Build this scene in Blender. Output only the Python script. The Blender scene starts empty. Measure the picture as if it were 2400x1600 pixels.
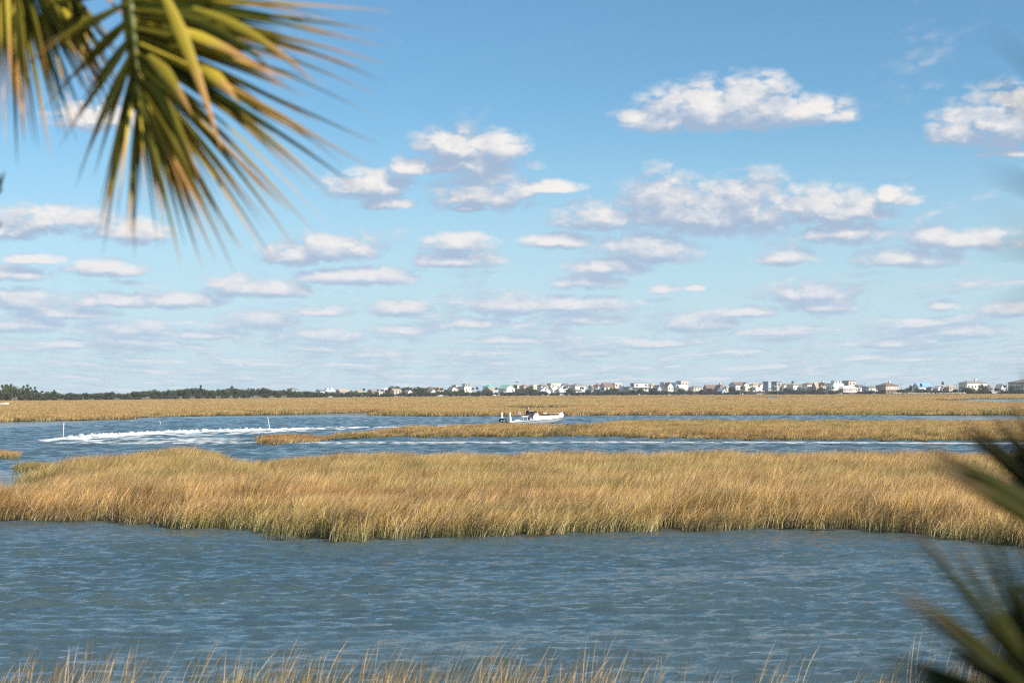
import bpy, bmesh, math, random
import numpy as np
from mathutils import Vector, Matrix, Euler

rng = np.random.default_rng(11)
random.seed(11)
S = bpy.context.scene
COL = S.collection

# ------------------------------------------------------------------ camera
FP = 4667.0                      # focal length in pixels of the 2400 px wide photograph (70 mm)
CAMZ = 4.07
PITCH = math.atan(116.5 / FP)    # the horizon lies 116 px under the centre
ROLL = math.radians(-0.263)      # the camera was held a touch aslant
CROT = Euler((math.radians(90) + PITCH, 0, 0)).to_matrix() @ Matrix.Rotation(ROLL, 3, 'Z')
cam_d = bpy.data.cameras.new('camera')
cam_d.lens = 70.0
cam_d.sensor_width = 36.0
cam_d.clip_start = 0.1
cam_d.clip_end = 60000
cam_d.dof.use_dof = True
cam_d.dof.focus_distance = 190.0
cam_d.dof.aperture_fstop = 3.5
cam_d.dof.aperture_blades = 9
cam = bpy.data.objects.new('camera', cam_d)
cam.location = (0, 0, CAMZ)
cam.rotation_euler = CROT.to_euler()
COL.objects.link(cam)
S.camera = cam

# ------------------------------------------------------------------ colour management / render
S.view_settings.view_transform = 'Standard'
S.view_settings.look = 'None'
S.view_settings.gamma = 1.0
S.view_settings.use_curve_mapping = False
S.view_settings.exposure = 0.55
S.render.engine = 'CYCLES'
S.cycles.use_denoising = False
S.cycles.use_adaptive_sampling = True
S.cycles.adaptive_threshold = 0.008
S.cycles.adaptive_min_samples = 12
try:
    S.cycles.denoiser = 'OPENIMAGEDENOISE'
    S.cycles.denoising_input_passes = 'RGB_ALBEDO_NORMAL'
    S.cycles.denoising_prefilter = 'ACCURATE'
except Exception:
    pass
S.cycles.filter_width = 1.2
S.cycles.max_bounces = 6
S.cycles.diffuse_bounces = 2
S.cycles.glossy_bounces = 2
S.cycles.transmission_bounces = 3
S.cycles.transparent_max_bounces = 12
S.cycles.volume_bounces = 0
S.cycles.sample_clamp_indirect = 6.0
S.cycles.caustics_reflective = False
S.cycles.caustics_refractive = False

# ------------------------------------------------------------------ sun
SUN_AZ = math.radians(122)       # clockwise from the view axis (+Y): from the right, behind the camera
SUN_EL = math.radians(31)
SUN = Vector((math.sin(SUN_AZ) * math.cos(SUN_EL), math.cos(SUN_AZ) * math.cos(SUN_EL), math.sin(SUN_EL)))
sun_d = bpy.data.lights.new('sun', 'SUN')
sun_d.energy = 5.0
sun_d.angle = math.radians(0.5)
sun_d.color = (1.0, 0.92, 0.80)
sun = bpy.data.objects.new('sun', sun_d)
sun.rotation_euler = SUN.to_track_quat('Z', 'Y').to_euler()
sun.location = (40, -30, 60)
COL.objects.link(sun)

# ------------------------------------------------------------------ sky with clouds (world shader)
W = bpy.data.worlds.new('World')
S.world = W
W.use_nodes = True
wt = W.node_tree
wt.nodes.clear()


def ray(px, py):
    return CROT @ Vector(((px - 1200) / FP, (800 - py) / FP, -1.0))


def azel(px, py):
    d = ray(px, py).normalized()
    return math.atan2(d.x, d.y), math.asin(d.z)


class NT:
    """small wrapper for building node trees"""
    def __init__(s, tree):
        s.t = tree

    def n(s, typ, **kw):
        nd = s.t.nodes.new(typ)
        for k, v in kw.items():
            setattr(nd, k, v)
        return nd

    def put(s, sock, val):
        if hasattr(val, 'is_linked') or hasattr(val, 'links'):
            s.t.links.new(val, sock)
        else:
            sock.default_value = val

    def math(s, op, a, b=None, c=None, clamp=False):
        nd = s.n('ShaderNodeMath', operation=op, use_clamp=clamp)
        s.put(nd.inputs[0], a)
        if b is not None:
            s.put(nd.inputs[1], b)
        if c is not None:
            s.put(nd.inputs[2], c)
        return nd.outputs[0]

    def vec(s, op, a, b=None, c=None, out=0):
        nd = s.n('ShaderNodeVectorMath', operation=op)
        s.put(nd.inputs[0], a)
        if b is not None:
            s.put(nd.inputs[1], b)
        if c is not None:
            s.put(nd.inputs[2], c)
        return nd.outputs[out]

    def rng(s, v, a, b, c=0.0, d=1.0, smooth=True):
        nd = s.n('ShaderNodeMapRange', interpolation_type='SMOOTHSTEP' if smooth else 'LINEAR')
        for i, x in enumerate((v, a, b, c, d)):
            s.put(nd.inputs[i], x)
        return nd.outputs[0]

    def mix(s, f, a, b, blend='MIX'):
        nd = s.n('ShaderNodeMix', data_type='RGBA', blend_type=blend)
        s.put(nd.inputs[0], f)
        s.put(nd.inputs[6], a)
        s.put(nd.inputs[7], b)
        return nd.outputs[2]

    def noise(s, v, scale, detail=4, rough=0.5, dim='3D', typ='FBM', w=None, distort=0.0):
        nd = s.n('ShaderNodeTexNoise', noise_dimensions=dim, noise_type=typ)
        if v is not None:
            s.put(nd.inputs['Vector'], v)
        nd.inputs['Scale'].default_value = scale
        nd.inputs['Detail'].default_value = detail
        nd.inputs['Roughness'].default_value = rough
        nd.inputs['Distortion'].default_value = distort
        return nd.outputs[0]

    def comb(s, x, y, z=0.0):
        nd = s.n('ShaderNodeCombineXYZ')
        s.put(nd.inputs[0], x)
        s.put(nd.inputs[1], y)
        s.put(nd.inputs[2], z)
        return nd.outputs[0]

    def sep(s, v):
        nd = s.n('ShaderNodeSeparateXYZ')
        s.put(nd.inputs[0], v)
        return nd.outputs


# cloud lobes in the photograph: centre x, base y, half width, height (px of the 2352 px wide view)
CL = [
    (1610, 292, 135, 98), (1720, 288, 130, 100), (1640, 300, 200, 60), (1850, 282, 115, 62), (1530, 304, 95, 46), (1915, 280, 60, 28), (1458, 284, 40, 30),
    (2320, 338, 130, 125), (2195, 330, 75, 72), (2330, 362, 80, 18),
    (1525, 535, 100, 128), (1625, 538, 130, 108), (1735, 532, 105, 124), (1890, 520, 120, 86), (1970, 508, 85, 52), (1370, 528, 100, 62), (1285, 570, 85, 36), (2045, 474, 66, 42),
    (1930, 560, 110, 58), (1485, 604, 120, 66), (1395, 632, 95, 40), (1345, 664, 82, 36),
    (1050, 374, 100, 80), (1155, 366, 60, 58), (945, 402, 65, 40), (1075, 398, 140, 38),
    (850, 456, 100, 66), (885, 482, 62, 30), (1110, 480, 120, 80), (1265, 444, 66, 28), (1080, 486, 70, 14),
    (680, 610, 82, 52), (755, 604, 92, 64), (825, 592, 60, 52), (1050, 578, 85, 42), (1045, 615, 106, 36),
    (830, 654, 145, 38), (550, 684, 82, 52), (635, 684, 92, 38), (110, 534, 135, 60), (295, 560, 100, 54), (0, 552, 70, 40),
    (250, 634, 95, 36), (80, 606, 70, 20), (30, 646, 80, 34), (1170, 726, 88, 54), (1300, 716, 155, 34), (920, 726, 78, 38),
    (2085, 614, 108, 44), (2140, 574, 60, 60), (2235, 574, 118, 44), (1800, 609, 64, 42), (1850, 692, 120, 42), (1890, 722, 85, 38), (1715, 728, 80, 26),
    (1590, 764, 108, 46), (2330, 728, 90, 34), (2165, 714, 36, 24), (1530, 674, 36, 20), (1600, 668, 26, 14),
    (60, 714, 75, 50), (245, 708, 135, 34), (405, 708, 105, 36), (145, 732, 125, 26), (595, 760, 85, 46), (45, 764, 90, 40), (300, 772, 130, 34), (240, 300, 120, 60),
    (745, 726, 70, 22), (920, 770, 80, 22), (1060, 758, 110, 30), (1330, 748, 120, 26), (1800, 772, 120, 24), (2200, 778, 120, 34), (740, 790, 90, 34), (480, 780, 90, 26), (2060, 800, 90, 22), (1480, 800, 90, 24), (1180, 792, 110, 22), (150, 800, 110, 20), (860, 826, 80, 26), (1340, 820, 80, 24), (290, 812, 70, 20),
]


def build_cloud_group():
    g = bpy.data.node_groups.new('cloud_field', 'ShaderNodeTree')
    g.interface.new_socket('P', in_out='INPUT', socket_type='NodeSocketVector')
    g.interface.new_socket('D', in_out='OUTPUT', socket_type='NodeSocketFloat')
    g.interface.new_socket('Shape', in_out='OUTPUT', socket_type='NodeSocketFloat')
    t = NT(g)
    gi = t.n('NodeGroupInput')
    go = t.n('NodeGroupOutput')
    P = gi.outputs[0]
    sx = t.sep(P)
    az, el = sx[0], sx[1]
    e = t.math('ADD', t.math('MAXIMUM', el, 0.0), 0.05)
    q = t.vec('MULTIPLY', P, (5.4, 9.2, 0.0))
    warp = t.noise(q, 9.0, 1, 0.5, dim='2D')
    # lobes seen in the photograph, three to a vector
    cur = None
    AZ = t.comb(az, az, az)
    EL = t.comb(el, el, el)
    L = list(CL)
    while len(L) % 3:
        L.append(L[-1])
    k = 2400 / 2352
    for i in range(0, len(L), 3):
        sa, oa, sh, oh = [], [], [], []
        for (x, y, hw, h) in L[i:i + 3]:
            a0, e0 = azel(x * k, y * k)
            a = 1.24 * hw * k / FP
            hh = 0.88 * h * k / FP
            e0 += 0.36 * h * k / FP
            sa.append(1 / a); oa.append(-a0 / a); sh.append(1 / hh); oh.append(-e0 / hh)
        X = t.vec('MULTIPLY_ADD', AZ, tuple(sa), tuple(oa))
        Y = t.vec('MULTIPLY_ADD', EL, tuple(sh), tuple(oh))
        Y = t.vec('MAXIMUM', Y, t.vec('MULTIPLY', Y, (-1.75, -1.75, -1.75)))
        l2 = t.vec('MULTIPLY_ADD', X, X, t.vec('MULTIPLY', Y, Y))
        cur = l2 if cur is None else t.vec('MINIMUM', cur, l2)
    c3 = t.sep(cur)
    l2 = t.math('MINIMUM', t.math('MINIMUM', c3[0], c3[1]), c3[2])
    cur = t.math('SQRT', l2)
    F = t.math('SUBTRACT', 1.0, cur)
    n1 = t.noise(q, 8.0, 4, 0.55, dim='2D')
    n2 = t.noise(q, 44.0, 4, 0.6, dim='2D')
    vor = t.n('ShaderNodeTexVoronoi', feature='SMOOTH_F1', voronoi_dimensions='2D')
    vw = t.vec('MULTIPLY_ADD', t.comb(warp, n2, 0), (0.05, 0.02, 0), q)
    t.put(vor.inputs['Vector'], vw)
    vor.inputs['Scale'].default_value = 20.0
    vor.inputs['Detail'].default_value = 1.0
    vor.inputs['Roughness'].default_value = 0.35
    vor.inputs['Lacunarity'].default_value = 2.3
    vor.inputs['Smoothness'].default_value = 0.7
    vd = t.math('MINIMUM', t.math('MULTIPLY', vor.outputs['Distance'], 1.25), 1.0)
    puff = t.math('SUBTRACT', t.math('SQRT', t.math('MAXIMUM', t.math('SUBTRACT', 1.0, t.math('MULTIPLY', vd, vd)), 0.0)), 0.72)
    big = t.math('MULTIPLY', t.math('SUBTRACT', n1, 0.5), 0.95)
    amp = t.math('ADD', big, t.math('ADD', t.math('MULTIPLY', t.math('SUBTRACT', n2, 0.5), 0.26), t.math('MULTIPLY', puff, 0.50)))
    D1 = t.math('ADD', t.math('MAXIMUM', t.math('SUBTRACT', 1.0, l2), -1.5), t.math('ADD', amp, 0.10))
    shape = t.math('ADD', t.math('MAXIMUM', F, -0.5), t.math('ADD', t.math('MULTIPLY', amp, 0.62), 0.0))
    # the low rows of small clouds towards the horizon and the field beyond the frame
    ez = t.math('ADD', t.math('MAXIMUM', el, 0.0), 0.022)
    pl = t.comb(t.math('DIVIDE', az, ez), t.math('DIVIDE', 0.30, ez), 0.0)
    f1 = t.noise(pl, 1.15, 6, 0.6, dim='2D')
    low = t.math('SUBTRACT', t.math('MULTIPLY', t.math('SUBTRACT', f1, t.rng(el, 0.008, 0.078, 0.37, 0.62)), 4.0), 0.05)
    low = t.math('ADD', low, t.math('MULTIPLY', puff, 0.30))
    # beyond the frame: cumulus on a plane overhead
    out_az = t.rng(t.math('ABSOLUTE', az), 0.27, 0.36)
    out_el = t.rng(el, 0.215, 0.27)
    outside = t.math('MAXIMUM', out_az, out_el)
    f2 = t.noise(t.comb(t.math('DIVIDE', az, e), t.math('LOGARITHM', e, math.e), 0.0), 2.6, 5, 0.56, dim='2D')
    far = t.math('ADD', t.math('MULTIPLY', t.math('SUBTRACT', f2, 0.57), 5.0), t.math('MULTIPLY', amp, 0.4))
    far = t.math('SUBTRACT', t.math('ADD', far, 3.0), t.math('MULTIPLY', t.math('SUBTRACT', 1.0, outside), 6.0))
    far = t.math('SUBTRACT', far, 3.0)
    D = t.math('MAXIMUM', t.math('MAXIMUM', D1, low), far)
    t.put(go.inputs[0], D)
    low2 = t.math('MAXIMUM', t.math('MULTIPLY', low, 0.7), -0.5)
    far2 = t.math('MAXIMUM', t.math('MULTIPLY', far, 0.7), -0.5)
    t.put(go.inputs[1], t.math('MAXIMUM', shape, t.math('MAXIMUM', low2, far2)))
    return g


def build_world():
    t = NT(wt)
    out = t.n('ShaderNodeOutputWorld')
    bg = t.n('ShaderNodeBackground')
    bg.inputs[1].default_value = 0.074
    sky = t.n('ShaderNodeTexSky')
    sky.sky_type = 'NISHITA'
    sky.sun_disc = False
    sky.sun_elevation = SUN_EL
    sky.sun_rotation = SUN_AZ
    sky.altitude = 2000
    sky.air_density = 1.0
    sky.dust_density = 0.0
    sky.ozone_density = 6.0
    geo = t.n('ShaderNodeTexCoord')
    d = t.vec('NORMALIZE', geo.outputs['Generated'])
    s = t.sep(d)
    az = t.math('ARCTAN2', s[0], s[1])
    el = t.math('ARCSINE', s[2])
    P = t.comb(az, el, 0.0)
    grp = build_cloud_group()
    g1 = t.n('ShaderNodeGroup'); g1.node_tree = grp
    g2 = t.n('ShaderNodeGroup'); g2.node_tree = grp
    t.put(g1.inputs[0], P)
    e = t.math('ADD', t.math('MAXIMUM', el, 0.0), 0.05)
    off = t.vec('SCALE', (0.022, 0.048, 0.0)); off_n = off.node
    t.put(off_n.inputs['Scale'], e)
    t.put(g2.inputs[0], t.vec('ADD', P, off))
    D, D2 = g1.outputs[0], g2.outputs[0]
    dens = t.rng(D, -0.08, 0.92)
    lit = t.rng(t.math('SUBTRACT', g1.outputs[1], g2.outputs[1]), -0.26, 0.86)
    up = t.rng(el, 0.03, 0.11)            # nearer clouds are whiter, low ones sink into the haze
    litc = t.mix(up, (7.6, 7.6, 7.9, 1), (8.6, 8.25, 7.95, 1))
    shc = t.mix(up, (4.1, 5.2, 6.7, 1), (3.5, 4.5, 6.0, 1))
    cc = t.mix(lit, shc, litc)
    # the air's own colour: a clear blue that pales to the horizon
    skyc = t.mix(1.0, sky.outputs[0], (1.14, 1.31, 1.15, 1), 'MULTIPLY')
    skyc = t.mix(t.rng(el, 0.0, 0.15, 0.92, 0.0), skyc, (5.2, 6.6, 7.6, 1))
    alpha = t.math('MULTIPLY', dens, t.rng(el, 0.0, 0.05, 0.55, 0.96))
    alpha = t.math('MULTIPLY', alpha, t.rng(s[2], -0.02, 0.004))
    col = t.mix(alpha, skyc, cc)
    t.put(bg.inputs[0], col)
    t.put(out.inputs[0], bg.outputs[0])
    W.cycles.sampling_method = 'MANUAL'
    W.cycles.sample_map_resolution = 512


build_world()

# ------------------------------------------------------------------ helpers
def ground(px, py, z=0.0):
    d = ray(px, py)
    k = (z - CAMZ) / d.z
    return Vector((d.x * k, d.y * k, z))


def at(px, py, Y):
    d = ray(px, py)
    k = Y / d.y
    return Vector((d.x * k, Y, CAMZ + d.z * k))


def wx(px, Y):
    return (px - 1200) / FP * Y * math.sqrt(1)


MATS = {}


def mat(name, base, rough=0.8, spec=0.3, metal=0.0, var=0.12, scale=3.0, bump=0.0):
    """plain procedural material: base colour broken by two noises"""
    if name in MATS:
        return MATS[name]
    m = bpy.data.materials.new(name)
    m.use_nodes = True
    t = NT(m.node_tree)
    b = m.node_tree.nodes['Principled BSDF']
    tc = t.n('ShaderNodeTexCoord')
    n = t.noise(tc.outputs['Object'], scale, 4, 0.6)
    f = t.rng(n, 0.25, 0.75, 1 - var, 1 + var, smooth=False)
    c = t.vec('SCALE', tuple(base[:3]))
    t.put(c.node.inputs['Scale'], f)
    t.put(b.inputs['Base Color'], c)
    b.inputs['Roughness'].default_value = rough
    b.inputs['Specular IOR Level'].default_value = spec
    b.inputs['Metallic'].default_value = metal
    if bump:
        bp = t.n('ShaderNodeBump')
        bp.inputs['Strength'].default_value = bump
        bp.inputs['Distance'].default_value = 0.02
        t.put(bp.inputs['Height'], n)
        t.put(b.inputs['Normal'], bp.outputs[0])
    MATS[name] = m
    return m


class MB:
    """collects geometry for one mesh object"""
    def __init__(s):
        s.v, s.f, s.m = [], [], []

    def add(s, vs, fs, mi=0):
        o = len(s.v)
        s.v += [tuple(v) for v in vs]
        s.f += [tuple(i + o for i in f) for f in fs]
        s.m += [mi] * len(fs)
        return s

    def box(s, x0, x1, y0, y1, z0, z1, mi=0, M=None):
        vs = [Vector(p) for p in ((x0, y0, z0), (x1, y0, z0), (x1, y1, z0), (x0, y1, z0), (x0, y0, z1), (x1, y0, z1), (x1, y1, z1), (x0, y1, z1))]
        if M is not None:
            vs = [M @ v for v in vs]
        return s.add(vs, [(0, 3, 2, 1), (4, 5, 6, 7), (0, 1, 5, 4), (1, 2, 6, 5), (2, 3, 7, 6), (3, 0, 4, 7)], mi)

    def tube(s, pts, radii, n=8, mi=0, cap=True):
        pts = [Vector(p) for p in pts]
        if not hasattr(radii, '__len__'):
            radii = [radii] * len(pts)
        o = len(s.v)
        for i, p in enumerate(pts):
            d = (pts[min(i + 1, len(pts) - 1)] - pts[max(i - 1, 0)]).normalized()
            u = d.cross(Vector((0.31, 0.17, 0.93)))
            if u.length < 1e-3:
                u = d.cross(Vector((1, 0, 0)))
            u.normalize()
            w = d.cross(u)
            for k in range(n):
                a = 2 * math.pi * k / n
                s.v.append(tuple(p + (u * math.cos(a) + w * math.sin(a)) * radii[i]))
        for i in range(len(pts) - 1):
            for k in range(n):
                s.f.append((o + i * n + k, o + i * n + (k + 1) % n, o + (i + 1) * n + (k + 1) % n, o + (i + 1) * n + k))
                s.m.append(mi)
        if cap:
            s.f.append(tuple(o + k for k in range(n))[::-1]); s.m.append(mi)
            s.f.append(tuple(o + (len(pts) - 1) * n + k for k in range(n))); s.m.append(mi)
        return s

    def loft(s, rings, mi=0, closed=True, caps=True):
        o = len(s.v)
        n = len(rings[0])
        for r in rings:
            s.v += [tuple(p) for p in r]
        for i in range(len(rings) - 1):
            for k in range(n if closed else n - 1):
                s.f.append((o + i * n + k, o + i * n + (k + 1) % n, o + (i + 1) * n + (k + 1) % n, o + (i + 1) * n + k)); s.m.append(mi)
        if caps and closed:
            s.f.append(tuple(o + k for k in range(n))[::-1]); s.m.append(mi)
            s.f.append(tuple(o + (len(rings) - 1) * n + k for k in range(n))); s.m.append(mi)
        return s

    def mesh(s, name, mats, smooth=False):
        me = bpy.data.meshes.new(name)
        me.from_pydata(s.v, [], s.f)
        for m in (mats if isinstance(mats, (list, tuple)) else [mats]):
            me.materials.append(m)
        if max(s.m, default=0) > 0:
            me.polygons.foreach_set('material_index', s.m)
        if smooth:
            me.polygons.foreach_set('use_smooth', [True] * len(me.polygons))
        me.update()
        return me

    def build(s, name, mats, parent=None, smooth=False):
        return link(name, s.mesh(name, mats, smooth), parent)


def link(name, data, parent=None):
    o = bpy.data.objects.new(name, data)
    COL.objects.link(o)
    if parent is not None:
        o.parent = parent
    return o


def tag(o, label, cat=None, group=None, kind=None):
    if label:
        o['label'] = label
    if cat:
        o['category'] = cat
    if group:
        o['group'] = group
    if kind:
        o['kind'] = kind
    return o


def empty(name, loc, rz=0.0, sc=None):
    o = link(name, None)
    o.location = loc
    o.rotation_euler = (0, 0, rz)
    o.empty_display_size = 0.2
    if sc is not None:
        o.scale = sc
    return o


def copy_tree(o, parent=None):
    c = o.copy()
    COL.objects.link(c)
    c.parent = parent
    for ch in o.children:
        copy_tree(ch, c)
    return c


def set_attr(me, name, typ, dom, arr):
    a = me.attributes.new(name, typ, dom)
    a.data.foreach_set('value', np.asarray(arr).ravel())


# ------------------------------------------------------------------ shoreline of the far side
SH_PX = [-900, 0, 300, 700, 1000, 1200, 1400, 2000, 2400, 3300]
SH_D = [850, 895, 960, 1200, 1340, 1440, 1480, 1480, 1380, 1300]


def shore(px):
    return float(np.interp(px, SH_PX, SH_D))


# ------------------------------------------------------------------ water: one sheet to the horizon
def make_water():
    def axis(parts):
        return np.unique(np.concatenate(parts))
    xs = axis([np.arange(-22, 22.01, 0.115), np.linspace(-62, -22, 90), np.linspace(22, 62, 90), -np.geomspace(60, 30000, 24), np.geomspace(60, 30000, 24)])
    ys = axis([np.arange(24, 67, 0.10), np.linspace(-20, 24, 24), np.linspace(67, 105, 20), np.arange(105, 240, 0.36), np.linspace(240, 345, 180), np.geomspace(350, 40000, 40), [-400, -100]])
    X, Y = np.meshgrid(xs, ys)
    Z = np.zeros_like(X)
    r = np.random.default_rng(5)
    near = np.clip((70 - Y) / 8, 0, 1) * np.clip((Y - 18) / 4, 0, 1) * np.clip((30 - np.abs(X)) / 6, 0, 1)
    gust = 0.80 + 0.30 * np.sin(X * 0.17 + Y * 0.21 + 1.0) * np.sin(Y * 0.33 - X * 0.06) + 0.12 * np.sin(X * 0.55 - Y * 0.8)
    ZF = np.zeros_like(X)
    fr = Y[:, 0] > 95
    for i in range(72):
        lam = 0.24 * (1.45 / 0.24) ** (i / 71.0)
        th = math.radians(-80) + r.normal(0, 0.42)
        k = 2 * math.pi / lam
        amp = 0.0062 * lam ** 0.66
        ph = r.uniform(0, 6.283)
        s_ = np.sin(k * (X[~fr] * math.cos(th) + Y[~fr] * math.sin(th)) + ph)
        Z[~fr] += amp * (s_ + 0.35 * (s_ * s_ - 0.5))
    for i in range(40):
        lam = 0.9 * (4.5 / 0.9) ** (i / 39.0)
        th = math.radians(-70) + r.normal(0, 0.6)
        k = 2 * math.pi / lam
        ph = r.uniform(0, 6.283)
        ZF[fr] += 0.0068 * lam ** 0.8 * np.sin(k * (X[fr] * math.cos(th) + Y[fr] * math.sin(th)) + ph)
    farf = np.clip((Y - 95) / 15, 0, 1) * np.clip((345 - Y) / 40, 0, 1) * np.clip((64 - np.abs(X)) / 10, 0, 1)
    Z = Z * near * gust + ZF * farf
    nx, ny = len(xs), len(ys)
    v = np.stack([X, Y, Z], -1).reshape(-1, 3)
    idx = np.arange(nx * ny).reshape(ny, nx)
    f = np.stack([idx[:-1, :-1], idx[:-1, 1:], idx[1:, 1:], idx[1:, :-1]], -1).reshape(-1, 4)
    me = bpy.data.meshes.new('water')
    me.vertices.add(len(v)); me.vertices.foreach_set('co', v.ravel())
    me.loops.add(f.size); me.loops.foreach_set('vertex_index', f.ravel().astype(np.int32))
    me.polygons.add(len(f))
    me.polygons.foreach_set('loop_start', np.arange(0, f.size, 4, dtype=np.int32))
    me.polygons.foreach_set('loop_total', np.full(len(f), 4, dtype=np.int32))
    me.polygons.foreach_set('use_smooth', np.ones(len(f), dtype=bool))
    me.update(calc_edges=True)
    m = bpy.data.materials.new('creek_water')
    m.use_nodes = True
    t = NT(m.node_tree)
    b = m.node_tree.nodes['Principled BSDF']
    geo = t.n('ShaderNodeNewGeometry')
    P = geo.outputs['Position']
    silt = t.noise(t.vec('MULTIPLY', P, (0.05, 0.12, 0)), 1.0, 3, 0.6)
    t.put(b.inputs['Base Color'], t.mix(t.rng(silt, 0.3, 0.7), (0.050, 0.086, 0.098, 1), (0.068, 0.102, 0.104, 1)))
    b.inputs['Roughness'].default_value = 0.06
    b.inputs['IOR'].default_value = 1.333
    b.inputs['Specular IOR Level'].default_value = 0.5
    w1 = t.noise(t.vec('MULTIPLY', P, (1.0, 1.7, 1)), 2.4, 3, 0.6)
    w2 = t.noise(t.vec('MULTIPLY', P, (0.7, 1.6, 1)), 9.0, 3, 0.6)
    w3 = t.noise(t.vec('MULTIPLY', P, (0.55, 1.3, 1)), 0.9, 3, 0.55)
    sp = t.sep(P)
    farw = t.rng(sp[1], 62, 80)
    h = t.math('ADD', t.math('MULTIPLY', w2, 0.028), t.math('MULTIPLY', w1, 0.036))
    h = t.math('ADD', h, t.math('MULTIPLY', t.math('MULTIPLY', w3, 0.16), farw))
    h = t.math('ADD', h, t.math('MULTIPLY', t.math('MULTIPLY', w1, 0.05), farw))
    bp = t.n('ShaderNodeBump')
    bp.inputs['Strength'].default_value = 1.0
    bp.inputs['Distance'].default_value = 1.0
    t.put(bp.inputs['Height'], h)
    t.put(b.inputs['Normal'], bp.outputs[0])
    me.materials.append(m)
    tag(link('water', me), 'wind rippled blue green tidal creek water around the marsh', kind='structure')


make_water()

# ------------------------------------------------------------------ land on both sides
soil = mat('sandy_soil', (0.22, 0.18, 0.11), 0.95, 0.1, var=0.25, scale=0.4)
turf = mat('rough_turf', (0.11, 0.11, 0.05), 0.95, 0.1, var=0.3, scale=0.8)


def poly_sheet(name, pts, z0, z1, m, label):
    bm = bmesh.new()
    vs = [bm.verts.new((p[0], p[1], z1)) for p in pts]
    bm.faces.new(vs)
    bmesh.ops.recalc_face_normals(bm, faces=bm.faces)
    for f in bm.faces:
        if f.normal.z < 0:
            f.normal_flip()
    r = bmesh.ops.extrude_face_region(bm, geom=list(bm.faces))
    low = [e for e in r['geom'] if isinstance(e, bmesh.types.BMVert)]
    for v in low:
        v.co.z = z1
    for v in vs:
        v.co.z = z0
    bmesh.ops.triangulate(bm, faces=[f for f in bm.faces if len(f.verts) > 4])
    bmesh.ops.recalc_face_normals(bm, faces=bm.faces)
    me = bpy.data.meshes.new(name)
    bm.to_mesh(me)
    bm.free()
    me.materials.append(m)
    return tag(link(name, me), label, kind='structure')


pl = [(wx(p, shore(p) + 6), shore(p) + 6) for p in range(-900, 3301, 100)]
poly_sheet('far_shore', pl + [(9000, 4000), (9000, 9000), (-6000, 9000), (-6000, 2500)], -0.5, 0.85, soil, 'low sandy island behind the marsh with trees and houses')
poly_sheet('near_shore', [(-80, -120), (80, -120), (80, 17.0), (40, 16.0), (10, 16.8), (-12, 16.2), (-40, 17.2), (-80, 16.4)], -0.5, 0.9, turf, 'grassy bank on the near side of the creek')

# ------------------------------------------------------------------ marsh beds
mud = mat('marsh_mud', (0.055, 0.045, 0.032), 0.7, 0.4, var=0.35, scale=0.7)


def grass_material(name, green, rust, pale=0.0, gain=1.0):
    m = bpy.data.materials.new(name)
    m.use_nodes = True
    nt = m.node_tree
    nt.nodes.clear()
    t = NT(nt)
    out = t.n('ShaderNodeOutputMaterial')
    hh = t.n('ShaderNodeAttribute', attribute_name='hh').outputs['Fac']
    rn = t.n('ShaderNodeAttribute', attribute_name='rn').outputs['Fac']
    rn2 = t.n('ShaderNodeAttribute', attribute_name='rn2').outputs['Fac']
    geo = t.n('ShaderNodeNewGeometry')
    P = geo.outputs['Position']
    big = t.noise(t.vec('MULTIPLY', P, (0.011, 0.036, 0)), 1.0, 5, 0.62, distort=0.4)
    mid = t.noise(t.vec('MULTIPLY', P, (0.16, 0.30, 0)), 1.0, 3, 0.6)
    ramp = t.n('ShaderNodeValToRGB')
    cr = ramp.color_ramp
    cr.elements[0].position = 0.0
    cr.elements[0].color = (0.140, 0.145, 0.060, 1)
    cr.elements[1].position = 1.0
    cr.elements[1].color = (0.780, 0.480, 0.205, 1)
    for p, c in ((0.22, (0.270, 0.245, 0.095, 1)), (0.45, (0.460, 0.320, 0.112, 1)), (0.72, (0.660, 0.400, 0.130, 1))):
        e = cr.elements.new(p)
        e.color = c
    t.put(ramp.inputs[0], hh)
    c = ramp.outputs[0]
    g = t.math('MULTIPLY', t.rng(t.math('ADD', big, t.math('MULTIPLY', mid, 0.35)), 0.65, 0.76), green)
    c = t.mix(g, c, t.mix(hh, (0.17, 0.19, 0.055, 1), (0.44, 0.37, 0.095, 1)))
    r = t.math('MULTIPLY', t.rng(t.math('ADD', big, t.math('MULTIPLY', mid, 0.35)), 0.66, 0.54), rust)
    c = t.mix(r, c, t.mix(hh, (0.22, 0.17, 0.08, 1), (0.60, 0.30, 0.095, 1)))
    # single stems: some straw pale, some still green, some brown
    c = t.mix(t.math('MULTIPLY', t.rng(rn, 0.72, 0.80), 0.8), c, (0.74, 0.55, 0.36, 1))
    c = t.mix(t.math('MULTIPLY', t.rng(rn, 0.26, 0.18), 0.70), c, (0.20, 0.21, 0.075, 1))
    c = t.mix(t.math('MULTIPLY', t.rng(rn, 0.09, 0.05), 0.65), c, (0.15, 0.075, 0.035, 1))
    f = t.math('MULTIPLY', t.rng(rn2, 0, 1, 0.48, 1.46, smooth=False), t.rng(mid, 0.25, 0.75, 0.86 * gain, 1.12 * gain, smooth=False))
    cs = t.vec('SCALE', c)
    t.put(cs.node.inputs['Scale'], f)
    di = t.n('ShaderNodeBsdfDiffuse')
    tr = t.n('ShaderNodeBsdfTranslucent')
    t.put(di.inputs[0], cs)
    t.put(tr.inputs[0], cs)
    mx = t.n('ShaderNodeMixShader')
    mx.inputs[0].default_value = 0.18
    t.put(mx.inputs[1], di.outputs[0])
    t.put(mx.inputs[2], tr.outputs[0])
    t.put(out.inputs[0], mx.outputs[0])
    return m


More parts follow.
